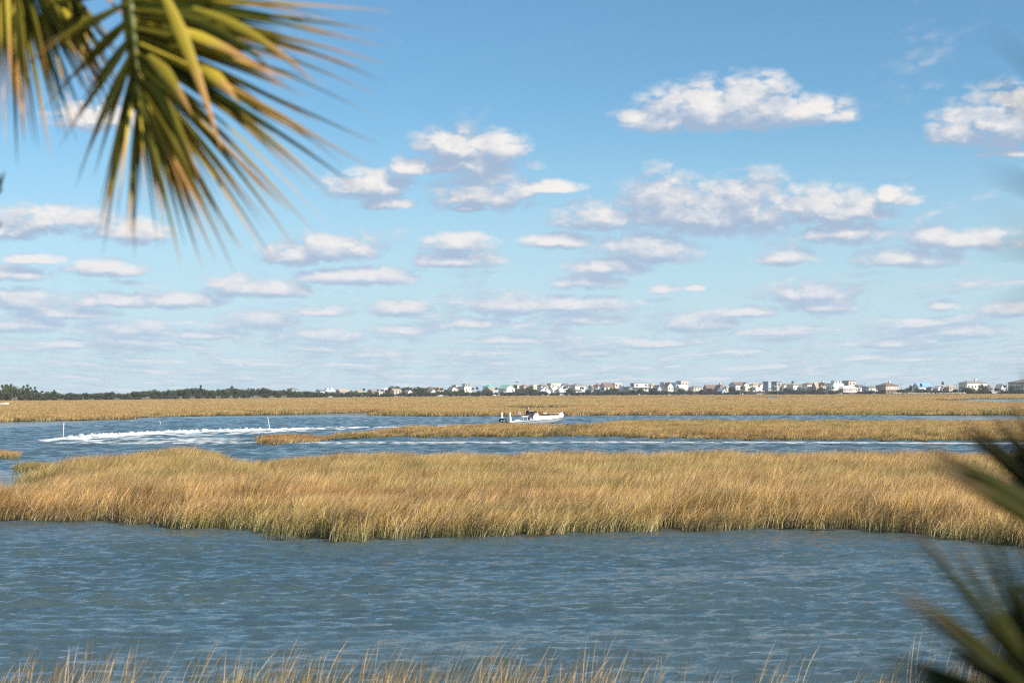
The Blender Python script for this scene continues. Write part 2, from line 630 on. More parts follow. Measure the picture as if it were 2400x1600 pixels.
def tuft_mesh(name, nb, wx_, wy_, h0, h1, bw, lean, seed, m, seg=3, spread=0.22):
    """a tuft of stems rooted over a wx_ by wy_ patch, all bent by the same wind"""
    r = np.random.default_rng(seed)
    vs, fs, hh, rn, rn2 = [], [], [], [], []
    for i in range(nb):
        x = r.uniform(-wx_ / 2, wx_ / 2)
        y = r.uniform(-wy_ / 2, wy_ / 2)
        H = r.uniform(h0, h1)
        w = bw * r.uniform(0.6, 1.35)
        ln = (lean + r.normal(0, spread)) * H
        ly = r.normal(-0.03, spread * 0.7) * H
        cv = r.uniform(1.3, 2.3)
        a = r.normal(0, 0.7)
        dx, dy = math.cos(a) * w / 2, math.sin(a) * w / 2
        o = len(vs)
        q1, q2 = r.random(), r.random()
        for k in range(seg):
            u = k / seg
            c = u ** cv
            ww = 1.0 - 0.35 * u
            zz = H * (u - 0.10 * u * u)
            vs.append((x + ln * c - dx * ww, y + ly * c - dy * ww, zz))
            vs.append((x + ln * c + dx * ww, y + ly * c + dy * ww, zz))
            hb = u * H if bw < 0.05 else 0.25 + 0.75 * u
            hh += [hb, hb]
        vs.append((x + ln, y + ly, H * 0.90))
        hh.append(min(H, 1.0))
        for k in range(seg - 1):
            fs.append((o + 2 * k, o + 2 * k + 1, o + 2 * k + 3, o + 2 * k + 2))
        fs.append((o + 2 * seg - 2, o + 2 * seg - 1, o + 2 * seg))
        rn += [q1] * seg
        rn2 += [q2] * seg
    me = bpy.data.meshes.new(name)
    me.from_pydata(vs, [], fs)
    me.materials.append(m)
    set_attr(me, 'hh', 'FLOAT', 'POINT', np.array(hh, dtype=np.float32))
    set_attr(me, 'rn', 'FLOAT', 'FACE', np.array(rn, dtype=np.float32))
    set_attr(me, 'rn2', 'FLOAT', 'FACE', np.array(rn2, dtype=np.float32))
    return me


def grass_object(name, label, pts, scale, yaw, meshes):
    """stuff: one object whose points carry tufts by geometry nodes"""
    n = len(pts)
    me = bpy.data.meshes.new(name)
    me.vertices.add(n)
    me.vertices.foreach_set('co', np.asarray(pts, dtype=np.float32).ravel())
    a = me.attributes.new('gs', 'FLOAT_VECTOR', 'POINT')
    a.data.foreach_set('vector', np.asarray(scale, dtype=np.float32).ravel())
    set_attr(me, 'gr', 'FLOAT', 'POINT', np.asarray(yaw, dtype=np.float32))
    set_attr(me, 'gi', 'INT', 'POINT', rng.integers(0, len(meshes), n).astype(np.int32))
    o = link(name, me)
    g = bpy.data.node_groups.new(name, 'GeometryNodeTree')
    g.interface.new_socket('Geometry', in_out='INPUT', socket_type='NodeSocketGeometry')
    g.interface.new_socket('Geometry', in_out='OUTPUT', socket_type='NodeSocketGeometry')
    gi = g.nodes.new('NodeGroupInput')
    go = g.nodes.new('NodeGroupOutput')
    jn = g.nodes.new('GeometryNodeJoinGeometry')
    for tm in meshes[::-1]:
        to = bpy.data.objects.get('tuft_' + tm.name) or bpy.data.objects.new('tuft_' + tm.name, tm)
        oi = g.nodes.new('GeometryNodeObjectInfo')
        oi.inputs['Object'].default_value = to
        oi.inputs['As Instance'].default_value = True
        g.links.new(oi.outputs['Geometry'], jn.inputs[0])
    ip = g.nodes.new('GeometryNodeInstanceOnPoints')
    ip.inputs['Pick Instance'].default_value = True
    g.links.new(gi.outputs[0], ip.inputs['Points'])
    g.links.new(jn.outputs[0], ip.inputs['Instance'])

    def na(nm, typ):
        nd = g.nodes.new('GeometryNodeInputNamedAttribute')
        nd.data_type = typ
        nd.inputs[0].default_value = nm
        return nd.outputs[0]
    g.links.new(na('gi', 'INT'), ip.inputs['Instance Index'])
    cx = g.nodes.new('ShaderNodeCombineXYZ')
    g.links.new(na('gr', 'FLOAT'), cx.inputs[2])
    e2r = g.nodes.new('FunctionNodeEulerToRotation')
    g.links.new(cx.outputs[0], e2r.inputs[0])
    g.links.new(e2r.outputs[0], ip.inputs['Rotation'])
    g.links.new(na('gs', 'FLOAT_VECTOR'), ip.inputs['Scale'])
    g.links.new(ip.outputs[0], go.inputs[0])
    md = o.modifiers.new('tufts', 'NODES')
    md.node_group = g
    return tag(o, label, 'grass', kind='stuff')


def inside(poly, x, y):
    p = np.asarray(poly)
    c = np.zeros(len(x), dtype=bool)
    j = len(p) - 1
    for i in range(len(p)):
        xi, yi = p[i]
        xj, yj = p[j]
        hit = ((yi > y) != (yj > y)) & (x < (xj - xi) * (y - yi) / (yj - yi + 1e-12) + xi)
        c ^= hit
        j = i
    return c


def edge_dist(poly, x, y):
    p = np.asarray(poly)
    best = np.full(len(x), 1e9)
    for i in range(len(p)):
        a, b = p[i], p[(i + 1) % len(p)]
        d = b - a
        L = (d * d).sum() + 1e-9
        u = np.clip(((x - a[0]) * d[0] + (y - a[1]) * d[1]) / L, 0, 1)
        best = np.minimum(best, np.hypot(x - a[0] - u * d[0], y - a[1] - u * d[1]))
    return best


def vnoise(x, y, sx, sy, seed):
    """cheap smooth noise from a handful of waves, roughly -1..1"""
    r = np.random.default_rng(seed)
    s = np.zeros_like(x)
    for i in range(9):
        k = r.uniform(0.5, 2.4)
        a = r.uniform(0, 6.283)
        s += np.sin((x / sx * math.cos(a) + y / sy * math.sin(a)) * k * 6.283 + r.uniform(0, 6.283)) / 4.0
    return s


def jag(poly, amp, step, seed, closed=True):
    """break a straight outline into small coves"""
    r = np.random.default_rng(seed)
    out = []
    n = len(poly)
    for i in range(n if closed else n - 1):
        a = np.array(poly[i]); b = np.array(poly[(i + 1) % n])
        L = np.linalg.norm(b - a)
        k = int(min(max(L // step, 1), 60))
        for q in range(k):
            p = a + (b - a) * q / k
            out.append(tuple(p + (r.normal(0, amp, 2) if q else 0)))
    if not closed:
        out.append(poly[-1])
    return out


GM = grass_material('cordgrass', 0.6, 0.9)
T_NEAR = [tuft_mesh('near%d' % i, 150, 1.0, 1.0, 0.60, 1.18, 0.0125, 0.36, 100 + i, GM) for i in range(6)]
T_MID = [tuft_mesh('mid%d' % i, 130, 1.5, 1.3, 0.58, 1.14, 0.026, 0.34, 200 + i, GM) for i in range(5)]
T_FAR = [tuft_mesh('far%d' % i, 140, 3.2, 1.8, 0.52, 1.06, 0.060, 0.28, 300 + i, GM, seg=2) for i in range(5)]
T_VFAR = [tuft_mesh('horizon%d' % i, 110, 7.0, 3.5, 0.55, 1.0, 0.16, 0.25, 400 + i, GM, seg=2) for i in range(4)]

PXR = (-260, 2660)


def G2(lst, z=0.0):
    return [tuple(ground(x, y, z)[:2]) for x, y in lst]


A_front = [(-420, 1216), (0, 1219), (128, 1219), (298, 1222), (383, 1233), (446, 1239), (595, 1239), (640, 1264), (700, 1263), (808, 1272), (900, 1262), (1000, 1259), (1275, 1260), (1350, 1247), (1530, 1246), (1612, 1244), (1825, 1240), (2080, 1246), (2186, 1250), (2293, 1272), (2400, 1280), (2850, 1300)]
A_back = [(2850, 1050), (2400, 1056), (2100, 1054), (1700, 1056), (1400, 1055), (1000, 1056), (723, 1056), (616, 1068), (553, 1068), (524, 1056), (489, 1047), (383, 1045), (323, 1051), (212, 1064), (104, 1068), (92, 1100), (60, 1116), (0, 1126), (-420, 1132)]
BED_A = jag(G2(A_front) + G2(A_back, 1.0), 0.30, 1.6, 1)
B_front = [(636, 1028), (728, 1030), (855, 1026), (932, 1024), (1200, 1025), (1420, 1023), (1500, 1026), (1570, 1028), (1910, 1032), (2400, 1034), (2850, 1036)]
B_back = [(2850, 983), (2400, 983), (2000, 983), (1500, 982), (1389, 984), (1330, 992), (1187, 991), (1033, 994), (919, 997), (753, 1008), (640, 1019)]
BED_B = jag(G2(B_front) + G2(B_back, 0.8), 0.5, 3.0, 2)
C_front = [(-420, 994), (0, 988), (208, 984), (298, 983), (303, 979), (381, 976), (476, 974), (700, 970), (804, 967), (906, 965.5), (930, 966), (900, 969.5), (872, 973), (983, 975), (1200, 975), (1500, 973), (2000, 972), (2850, 972)]
BED_C = jag(G2(C_front), 0.9, 6.0, 3, closed=False) + [(wx(p, shore(p) + 9), shore(p) + 9) for p in range(2850, -421, -90)]
BED_L = jag(G2([(-420, 1078), (0, 1072), (26, 1070), (38, 1066)]) + G2([(20, 1050), (-60, 1046), (-420, 1044)], 0.7), 0.25, 1.6, 4)
BED_T = jag(G2([(50, 1096), (70, 1098), (86, 1096)]) + G2([(84, 1078), (54, 1080)], 0.6), 0.15, 0.8, 5)
BED_F = [(-9, 20.5), (14, 20.5), (15, 25.5), (6, 26.2), (-1, 26.0), (-9, 25.6)]

# pools and guts that open inside the far marsh (pixel range, near and far distance)
POOLS = [(1772, 1846, 770, 1200), (2135, 2900, 525, 826), (1166, 1345, 385, 500), (1395, 1500, 400, 450), (1668, 1710, 700, 860)]


def in_pools(x, y):
    px = 1200 + x / y * FP
    c = np.zeros(len(x), dtype=bool)
    for (p0, p1, d0, d1) in POOLS:
        m = (p0 + p1) / 2
        taper = np.clip(np.minimum(px - p0, p1 - px) / ((p1 - p0) * 0.22), 0, 1)
        mid = (d0 + d1) / 2 + 0.06 * (d1 - d0) * np.sin(px * 0.05)
        c |= (taper > 0) & (np.abs(y - mid) < (d1 - d0) / 2 * taper)
    return c


def sample(poly, dens, seed):
    r = np.random.default_rng(seed)
    p = np.asarray(poly)
    x0, y0 = p.min(0)
    x1, y1 = p.max(0)
    n = int((x1 - x0) * (y1 - y0) * dens)
    x = r.uniform(x0, x1, n)
    y = r.uniform(y0, y1, n)
    px = 1200 + x / y * FP
    k = (px > PXR[0]) & (px < PXR[1])
    x, y = x[k], y[k]
    k = inside(poly, x, y)
    return x[k], y[k]


def bed(name, label, poly, dens, meshes, seed, h=1.0, edge=1.0, hmin=0.55, patch=14.0, yaw=0.3, z=0.02, sxy=1.0, thin=None):
    x, y = sample(poly, dens, seed)
    if thin is not None:
        k = thin(x, y)
        x, y = x[k], y[k]
    r = np.random.default_rng(seed + 50)
    d = edge_dist(poly, x, y)
    jx, jy = r.normal(0, 0.22, len(x)), r.normal(0, 0.22, len(x))
    x, y = x + jx, y + jy
    k = (vnoise(x, y, 5.5, 7.0, seed + 3) < 0.98) | (d < 2.5)
    x, y, d = x[k], y[k], d[k]
    hh = h * (hmin + (1 - hmin) * np.clip(d / edge, 0, 1)) * (1 + 0.15 * vnoise(x, y, patch, patch, seed) + 0.10 * vnoise(x, y, 2.6, 3.2, seed + 7)) * r.uniform(0.88, 1.12, len(x))
    s = np.stack([np.full(len(x), sxy), np.full(len(x), sxy), hh], -1) * 1.0
    s[:, :2] *= r.uniform(0.9, 1.15, (len(x), 1))
    pts = np.stack([x, y, np.full(len(x), z)], -1)
    return grass_object(name, label, pts, s, r.normal(0, yaw, len(x)) + 0.45 * vnoise(x, y, 4.0, 5.0, seed + 5), meshes)


poly_sheet('marsh_mud', BED_A, -0.4, 0.015, mud, 'dark mud under the wide tan grass bed')
poly_sheet('marsh_mud', BED_B, -0.4, 0.05, mud, 'dark mud under the narrow grass bed beside the boat')
poly_sheet('marsh_mud', BED_L, -0.4, 0.05, mud, 'dark mud under the small grass bed at the left edge')
poly_sheet('marsh_mud', BED_F, -0.4, 0.05, mud, 'dark mud under the nearest grass stems')


def far_mud():
    """the far marsh floor: a grid that leaves the pools open"""
    bm = bmesh.new()
    ys = [250 + 8 * i for i in range(25)] + [450 + 20 * i for i in range(56)]
    pxs = list(range(-300, 2701, 12))
    poly = np.asarray(BED_C)
    for i in range(len(ys) - 1):
        yc = (ys[i] + ys[i + 1]) / 2
        xs = np.array([(pxs[j] + 6 - 1200) / FP * yc for j in range(len(pxs) - 1)])
        yy = np.full(len(xs), yc)
        ok = inside(BED_C, xs, yy) & ~in_pools(xs, yy)
        j = 0
        while j < len(xs):
            if ok[j]:
                k = j
                while k < len(xs) and ok[k]:
                    k += 1
                a0, a1 = (pxs[j] - 1200) / FP, (pxs[k] - 1200) / FP
                vs = [bm.verts.new(p) for p in ((a0 * ys[i], ys[i], 0.05), (a1 * ys[i], ys[i], 0.05), (a1 * ys[i + 1], ys[i + 1], 0.05), (a0 * ys[i + 1], ys[i + 1], 0.05))]
                bm.faces.new(vs)
                j = k
            j += 1
    me = bpy.data.meshes.new('marsh_mud')
    bm.to_mesh(me)
    bm.free()
    me.materials.append(mud)
    tag(link('marsh_mud', me), 'dark mud floor of the far marsh in front of the houses', kind='structure')


far_mud()
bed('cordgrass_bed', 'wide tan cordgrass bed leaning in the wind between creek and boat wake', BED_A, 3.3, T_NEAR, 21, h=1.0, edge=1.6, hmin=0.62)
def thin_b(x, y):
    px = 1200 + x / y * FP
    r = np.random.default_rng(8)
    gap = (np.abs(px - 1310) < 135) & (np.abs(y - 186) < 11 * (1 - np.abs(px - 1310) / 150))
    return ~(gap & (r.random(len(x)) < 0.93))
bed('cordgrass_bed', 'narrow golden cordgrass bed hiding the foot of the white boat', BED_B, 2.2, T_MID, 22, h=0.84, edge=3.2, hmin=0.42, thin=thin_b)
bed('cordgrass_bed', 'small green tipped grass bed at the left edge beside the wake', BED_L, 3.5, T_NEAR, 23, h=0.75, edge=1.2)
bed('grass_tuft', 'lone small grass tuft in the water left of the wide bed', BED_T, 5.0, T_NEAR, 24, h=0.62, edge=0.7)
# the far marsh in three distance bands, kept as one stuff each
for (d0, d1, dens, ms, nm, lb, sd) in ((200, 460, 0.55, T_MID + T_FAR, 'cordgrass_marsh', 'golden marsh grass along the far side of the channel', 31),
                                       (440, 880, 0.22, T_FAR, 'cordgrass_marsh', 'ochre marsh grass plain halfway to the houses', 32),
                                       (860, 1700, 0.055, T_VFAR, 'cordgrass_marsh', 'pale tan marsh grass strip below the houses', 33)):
    def thin_c(x, y, d0=d0, d1=d1):
        r = np.random.default_rng(9)
        yy = y + r.normal(0, 6, len(y))
        return (yy >= d0 + 10) & (yy < d1 + 10) & ~in_pools(x, y)
    p = [(x, min(max(y, d0 - 10), d1 + 30)) for x, y in BED_C]
    x, y = sample(BED_C, dens, sd)
    k = thin_c(x, y)
    x, y = x[k], y[k]
    r = np.random.default_rng(sd)
    d = edge_dist(BED_C, x, y)
    hh = 0.92 * (0.6 + 0.4 * np.clip(d / 3.0, 0, 1)) * (1 + 0.10 * vnoise(x, y, 40, 60, sd)) * r.uniform(0.88, 1.1, len(x))
    s = np.stack([r.uniform(0.9, 1.2, len(x)), r.uniform(0.9, 1.2, len(x)), hh], -1)
    grass_object(nm, lb, np.stack([x, y, np.full(len(x), 0.03)], -1), s, r.normal(0, 0.3, len(x)), ms)
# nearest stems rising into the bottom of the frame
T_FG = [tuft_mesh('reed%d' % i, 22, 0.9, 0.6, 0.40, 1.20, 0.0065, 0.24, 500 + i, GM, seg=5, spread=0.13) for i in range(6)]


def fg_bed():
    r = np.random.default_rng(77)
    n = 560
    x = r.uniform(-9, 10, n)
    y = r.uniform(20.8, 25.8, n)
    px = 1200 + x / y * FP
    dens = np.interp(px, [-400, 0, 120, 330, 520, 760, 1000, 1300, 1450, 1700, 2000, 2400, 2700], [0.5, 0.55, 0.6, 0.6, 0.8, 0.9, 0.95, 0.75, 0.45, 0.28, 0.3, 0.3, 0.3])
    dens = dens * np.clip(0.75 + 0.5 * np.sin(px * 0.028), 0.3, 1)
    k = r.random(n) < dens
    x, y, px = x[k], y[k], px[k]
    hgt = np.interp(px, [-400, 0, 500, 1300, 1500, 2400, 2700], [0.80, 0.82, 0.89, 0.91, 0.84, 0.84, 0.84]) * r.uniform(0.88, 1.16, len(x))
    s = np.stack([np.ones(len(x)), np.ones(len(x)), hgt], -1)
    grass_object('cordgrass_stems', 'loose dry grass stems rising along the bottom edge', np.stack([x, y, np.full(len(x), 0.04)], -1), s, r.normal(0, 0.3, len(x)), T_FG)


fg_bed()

# ------------------------------------------------------------------ trees (prototypes, then copies that share their meshes)
def leaf_material(name, dark, light):
    m = bpy.data.materials.new(name)
    m.use_nodes = True
    nt = m.node_tree
    nt.nodes.clear()
    t = NT(nt)
    out = t.n('ShaderNodeOutputMaterial')
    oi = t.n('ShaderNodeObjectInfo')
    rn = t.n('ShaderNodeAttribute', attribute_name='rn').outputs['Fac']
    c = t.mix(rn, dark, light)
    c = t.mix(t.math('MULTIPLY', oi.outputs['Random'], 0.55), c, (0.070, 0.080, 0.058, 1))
    di = t.n('ShaderNodeBsdfDiffuse')
    tr = t.n('ShaderNodeBsdfTranslucent')
    t.put(di.inputs[0], c)
    t.put(tr.inputs[0], c)
    mx = t.n('ShaderNodeMixShader')
    mx.inputs[0].default_value = 0.2
    t.put(mx.inputs[1], di.outputs[0])
    t.put(mx.inputs[2], tr.outputs[0])
    t.put(out.inputs[0], mx.outputs[0])
    return m


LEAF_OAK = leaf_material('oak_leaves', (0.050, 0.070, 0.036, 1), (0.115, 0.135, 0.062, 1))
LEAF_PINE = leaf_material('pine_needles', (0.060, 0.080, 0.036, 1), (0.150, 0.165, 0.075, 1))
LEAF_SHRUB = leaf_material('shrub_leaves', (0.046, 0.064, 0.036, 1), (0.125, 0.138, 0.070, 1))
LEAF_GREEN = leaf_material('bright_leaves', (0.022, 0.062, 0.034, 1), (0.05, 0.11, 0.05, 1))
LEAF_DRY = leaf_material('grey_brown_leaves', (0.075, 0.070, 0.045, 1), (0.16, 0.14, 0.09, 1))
BARK = mat('grey_bark', (0.13, 0.105, 0.08), 0.95, 0.1, var=0.3, scale=4)


def crown_mesh(name, lobes, n, size, m, seed, solid=0.5):
    """leaf clumps spread through lobes (cx, cy, cz, rx, ry, rz) of a unit-sized crown"""
    r = np.random.default_rng(seed)
    vol = np.array([l[3] * l[4] * l[5] for l in lobes]) ** 0.66
    pick = r.choice(len(lobes), n, p=vol / vol.sum())
    vs, fs, rn = [], [], []
    for i in range(n):
        l = lobes[pick[i]]
        d = Vector(r.normal(0, 1, 3)).normalized()
        rad = r.uniform(solid, 1.06) ** 0.6
        c = Vector((l[0] + d.x * l[3] * rad, l[1] + d.y * l[4] * rad, l[2] + d.z * l[5] * rad))
        nrm = (d + Vector(r.normal(0, 0.55, 3))).normalized()
        u = nrm.orthogonal().normalized()
        u.rotate(Matrix.Rotation(r.uniform(0, 6.28), 3, nrm))
        w = nrm.cross(u)
        s = size * r.uniform(0.5, 1.3)
        o = len(vs)
        k = r.uniform(0.5, 0.9)
        vs += [tuple(c - u * s), tuple(c + w * s * k), tuple(c + u * s), tuple(c - w * s * k + nrm * s * 0.3)]
        fs.append((o, o + 1, o + 2, o + 3))
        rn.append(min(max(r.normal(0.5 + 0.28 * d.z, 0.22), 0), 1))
    me = bpy.data.meshes.new(name)
    me.from_pydata(vs, [], fs)
    me.materials.append(m)
    set_attr(me, 'rn', 'FLOAT', 'FACE', np.array(rn, dtype=np.float32))
    return me


def rand_lobes(seed, n, z0, z1, spread, r0, r1, flat=0.8):
    r = np.random.default_rng(seed)
    L = []
    for i in range(n):
        a = r.uniform(0, 6.283)
        d = spread * math.sqrt(r.random())
        rr = r.uniform(r0, r1)
        z = r.uniform(z0, z1) * (1 - 0.25 * d / max(spread, 1e-3))
        L.append((d * math.cos(a), d * math.sin(a), z, rr, rr, rr * flat))
    return L


def trunk_mesh(name, pts, radii, limbs=()):
    b = MB().tube(pts, radii, 6)
    for p, r in limbs:
        b.tube(p, r, 5)
    return b.mesh(name, BARK, True)


# every prototype is 1 wide (radius .5) and 1 tall
PROTO = {}


def proto(kind, trunk, crown):
    PROTO.setdefault(kind, []).append((trunk, crown))


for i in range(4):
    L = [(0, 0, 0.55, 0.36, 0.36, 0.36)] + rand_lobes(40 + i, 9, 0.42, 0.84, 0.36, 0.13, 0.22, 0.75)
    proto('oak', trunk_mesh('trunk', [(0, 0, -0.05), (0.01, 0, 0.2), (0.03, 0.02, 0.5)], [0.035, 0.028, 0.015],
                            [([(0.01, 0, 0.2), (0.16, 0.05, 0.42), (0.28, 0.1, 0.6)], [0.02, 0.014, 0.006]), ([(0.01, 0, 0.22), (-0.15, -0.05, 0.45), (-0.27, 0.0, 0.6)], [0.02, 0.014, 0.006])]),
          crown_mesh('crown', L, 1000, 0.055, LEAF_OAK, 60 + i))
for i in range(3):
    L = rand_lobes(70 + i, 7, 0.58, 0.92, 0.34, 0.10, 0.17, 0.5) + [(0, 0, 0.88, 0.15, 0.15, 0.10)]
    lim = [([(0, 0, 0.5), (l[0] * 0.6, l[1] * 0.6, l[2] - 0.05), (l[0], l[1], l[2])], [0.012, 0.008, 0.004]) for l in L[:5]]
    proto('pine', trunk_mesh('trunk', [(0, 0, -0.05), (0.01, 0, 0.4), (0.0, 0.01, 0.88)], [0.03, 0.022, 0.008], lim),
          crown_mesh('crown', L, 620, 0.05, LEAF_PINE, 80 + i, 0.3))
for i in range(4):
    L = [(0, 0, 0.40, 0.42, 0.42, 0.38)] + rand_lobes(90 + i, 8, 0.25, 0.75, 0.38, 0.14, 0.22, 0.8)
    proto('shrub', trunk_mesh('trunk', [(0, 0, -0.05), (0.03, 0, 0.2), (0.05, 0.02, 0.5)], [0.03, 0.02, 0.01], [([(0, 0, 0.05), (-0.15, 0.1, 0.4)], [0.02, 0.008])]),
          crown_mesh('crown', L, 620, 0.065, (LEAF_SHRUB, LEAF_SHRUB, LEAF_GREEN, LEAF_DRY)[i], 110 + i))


def palm_crown(seed):
    r = np.random.default_rng(seed)
    vs, fs, rn = [], [], []
    for i in range(34):
        a = r.uniform(0, 6.283)
        el = r.uniform(-0.9, 1.3)
        L = r.uniform(0.34, 0.50)
        d = Vector((math.cos(a) * math.cos(el), math.sin(a) * math.cos(el), math.sin(el) * 0.32))
        side = Vector((-math.sin(a), math.cos(a), 0))
        hub = Vector((0, 0, 0.86)) + d * L * 0.45
        for k in range(9):
            th = (k - 4) * 0.30
            dd = (d.normalized() * math.cos(th) + side * math.sin(th)).normalized()
            tip = hub + dd * L * 0.6 * r.uniform(0.8, 1.1) + Vector((0, 0, -0.05 * r.random()))
            w = side * math.cos(th) * 0.022 + Vector((0, 0, 0.012))
            o = len(vs)
            vs += [tuple(hub - w * 0.4), tuple((hub + tip) / 2 + w), tuple(tip), tuple((hub + tip) / 2 - w)]
            fs.append((o, o + 1, o + 2, o + 3))
            rn.append(min(max(r.normal(0.45 + 0.3 * math.sin(el), 0.2), 0), 1))
    me = bpy.data.meshes.new('crown')
    me.from_pydata(vs, [], fs)
    me.materials.append(LEAF_OAK)
    set_attr(me, 'rn', 'FLOAT', 'FACE', np.array(rn, dtype=np.float32))
    return me


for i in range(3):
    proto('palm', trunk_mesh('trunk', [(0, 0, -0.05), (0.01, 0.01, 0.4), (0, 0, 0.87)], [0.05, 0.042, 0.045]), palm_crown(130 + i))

TREES = []        # (px, kind, object) for the labels
KNAME = {'oak': 'live_oak', 'pine': 'pine_tree', 'shrub': 'shrub', 'palm': 'palm_tree'}
FIRST = {}


def tree(kind, px, ytop, hw, off, var=None, rz=None, depth=None):
    Y = shore(px) + off
    zt = at(px, ytop, Y).z
    h = (zt - 0.85) * 1.06
    if h < 0.6:
        return
    w = max(hw, 2.0) / FP * Y * 2.25
    v = random.randrange(len(PROTO[kind])) if var is None else var
    trunk, crown = PROTO[kind][v]
    loc = (wx(px, Y), Y, 0.80)
    key = (kind, v)
    if kind in ('oak', 'shrub'):
        w *= 1.1
    sc = (w, w * 0.9, h)
    o = empty(KNAME[kind], loc, random.uniform(0, 6.28) if rz is None else rz, sc)
    link('trunk', trunk, o)
    link('crown', crown, o)
    o['category'] = 'shrub' if kind == 'shrub' else 'tree'
    TREES.append([px, kind, ytop, o])
    return o


# the wood on the left end of the far shore: crown tops read off the photograph
TOPX = [-220, -60, 0, 30, 48, 60, 75, 90, 98, 128, 149, 167, 193, 226, 262, 286, 315, 342, 372, 428, 470, 488, 506, 542, 565, 610, 634, 664, 693, 727, 745]
TOPY = [905, 903, 903, 902, 908, 905, 908, 915, 916, 919, 922, 919, 920, 920, 916, 920, 916, 911, 913, 910, 906, 912, 909, 906, 909, 907, 909, 912, 914, 915, 918]
x = -215.0
while x < 742:
    yt = float(np.interp(x, TOPX, TOPY)) + random.uniform(-1.5, 3.0)
    k = 'oak'
    if x < 130 and random.random() < 0.45 or random.random() < 0.08:
        k = 'pine'
    sz = (shore(x) and 938 - yt)
    tree(k, x, yt, random.uniform(8, 14), random.uniform(14, 55))
    if random.random() < 0.75:
        tree('shrub', x + random.uniform(-5, 5), min(yt + random.uniform(9, 16), 932 - 0.012 * max(x, 0)), random.uniform(7, 12), random.uniform(8, 13), var=random.choice([0, 1, 0, 1, 3]))
    x += random.uniform(9, 15)
for px, yt in ((55, 904), (64, 901), (82, 907), (26, 900), (127, 914), (470, 903), (543, 905), (12, 903)):
    tree('pine', px, yt, 8, 10 + random.uniform(0, 6))
for px, yt in ((36, 918), (405, 922), (455, 921), (566, 920), (632, 916)):
    tree('palm', px, yt, 5, 8)
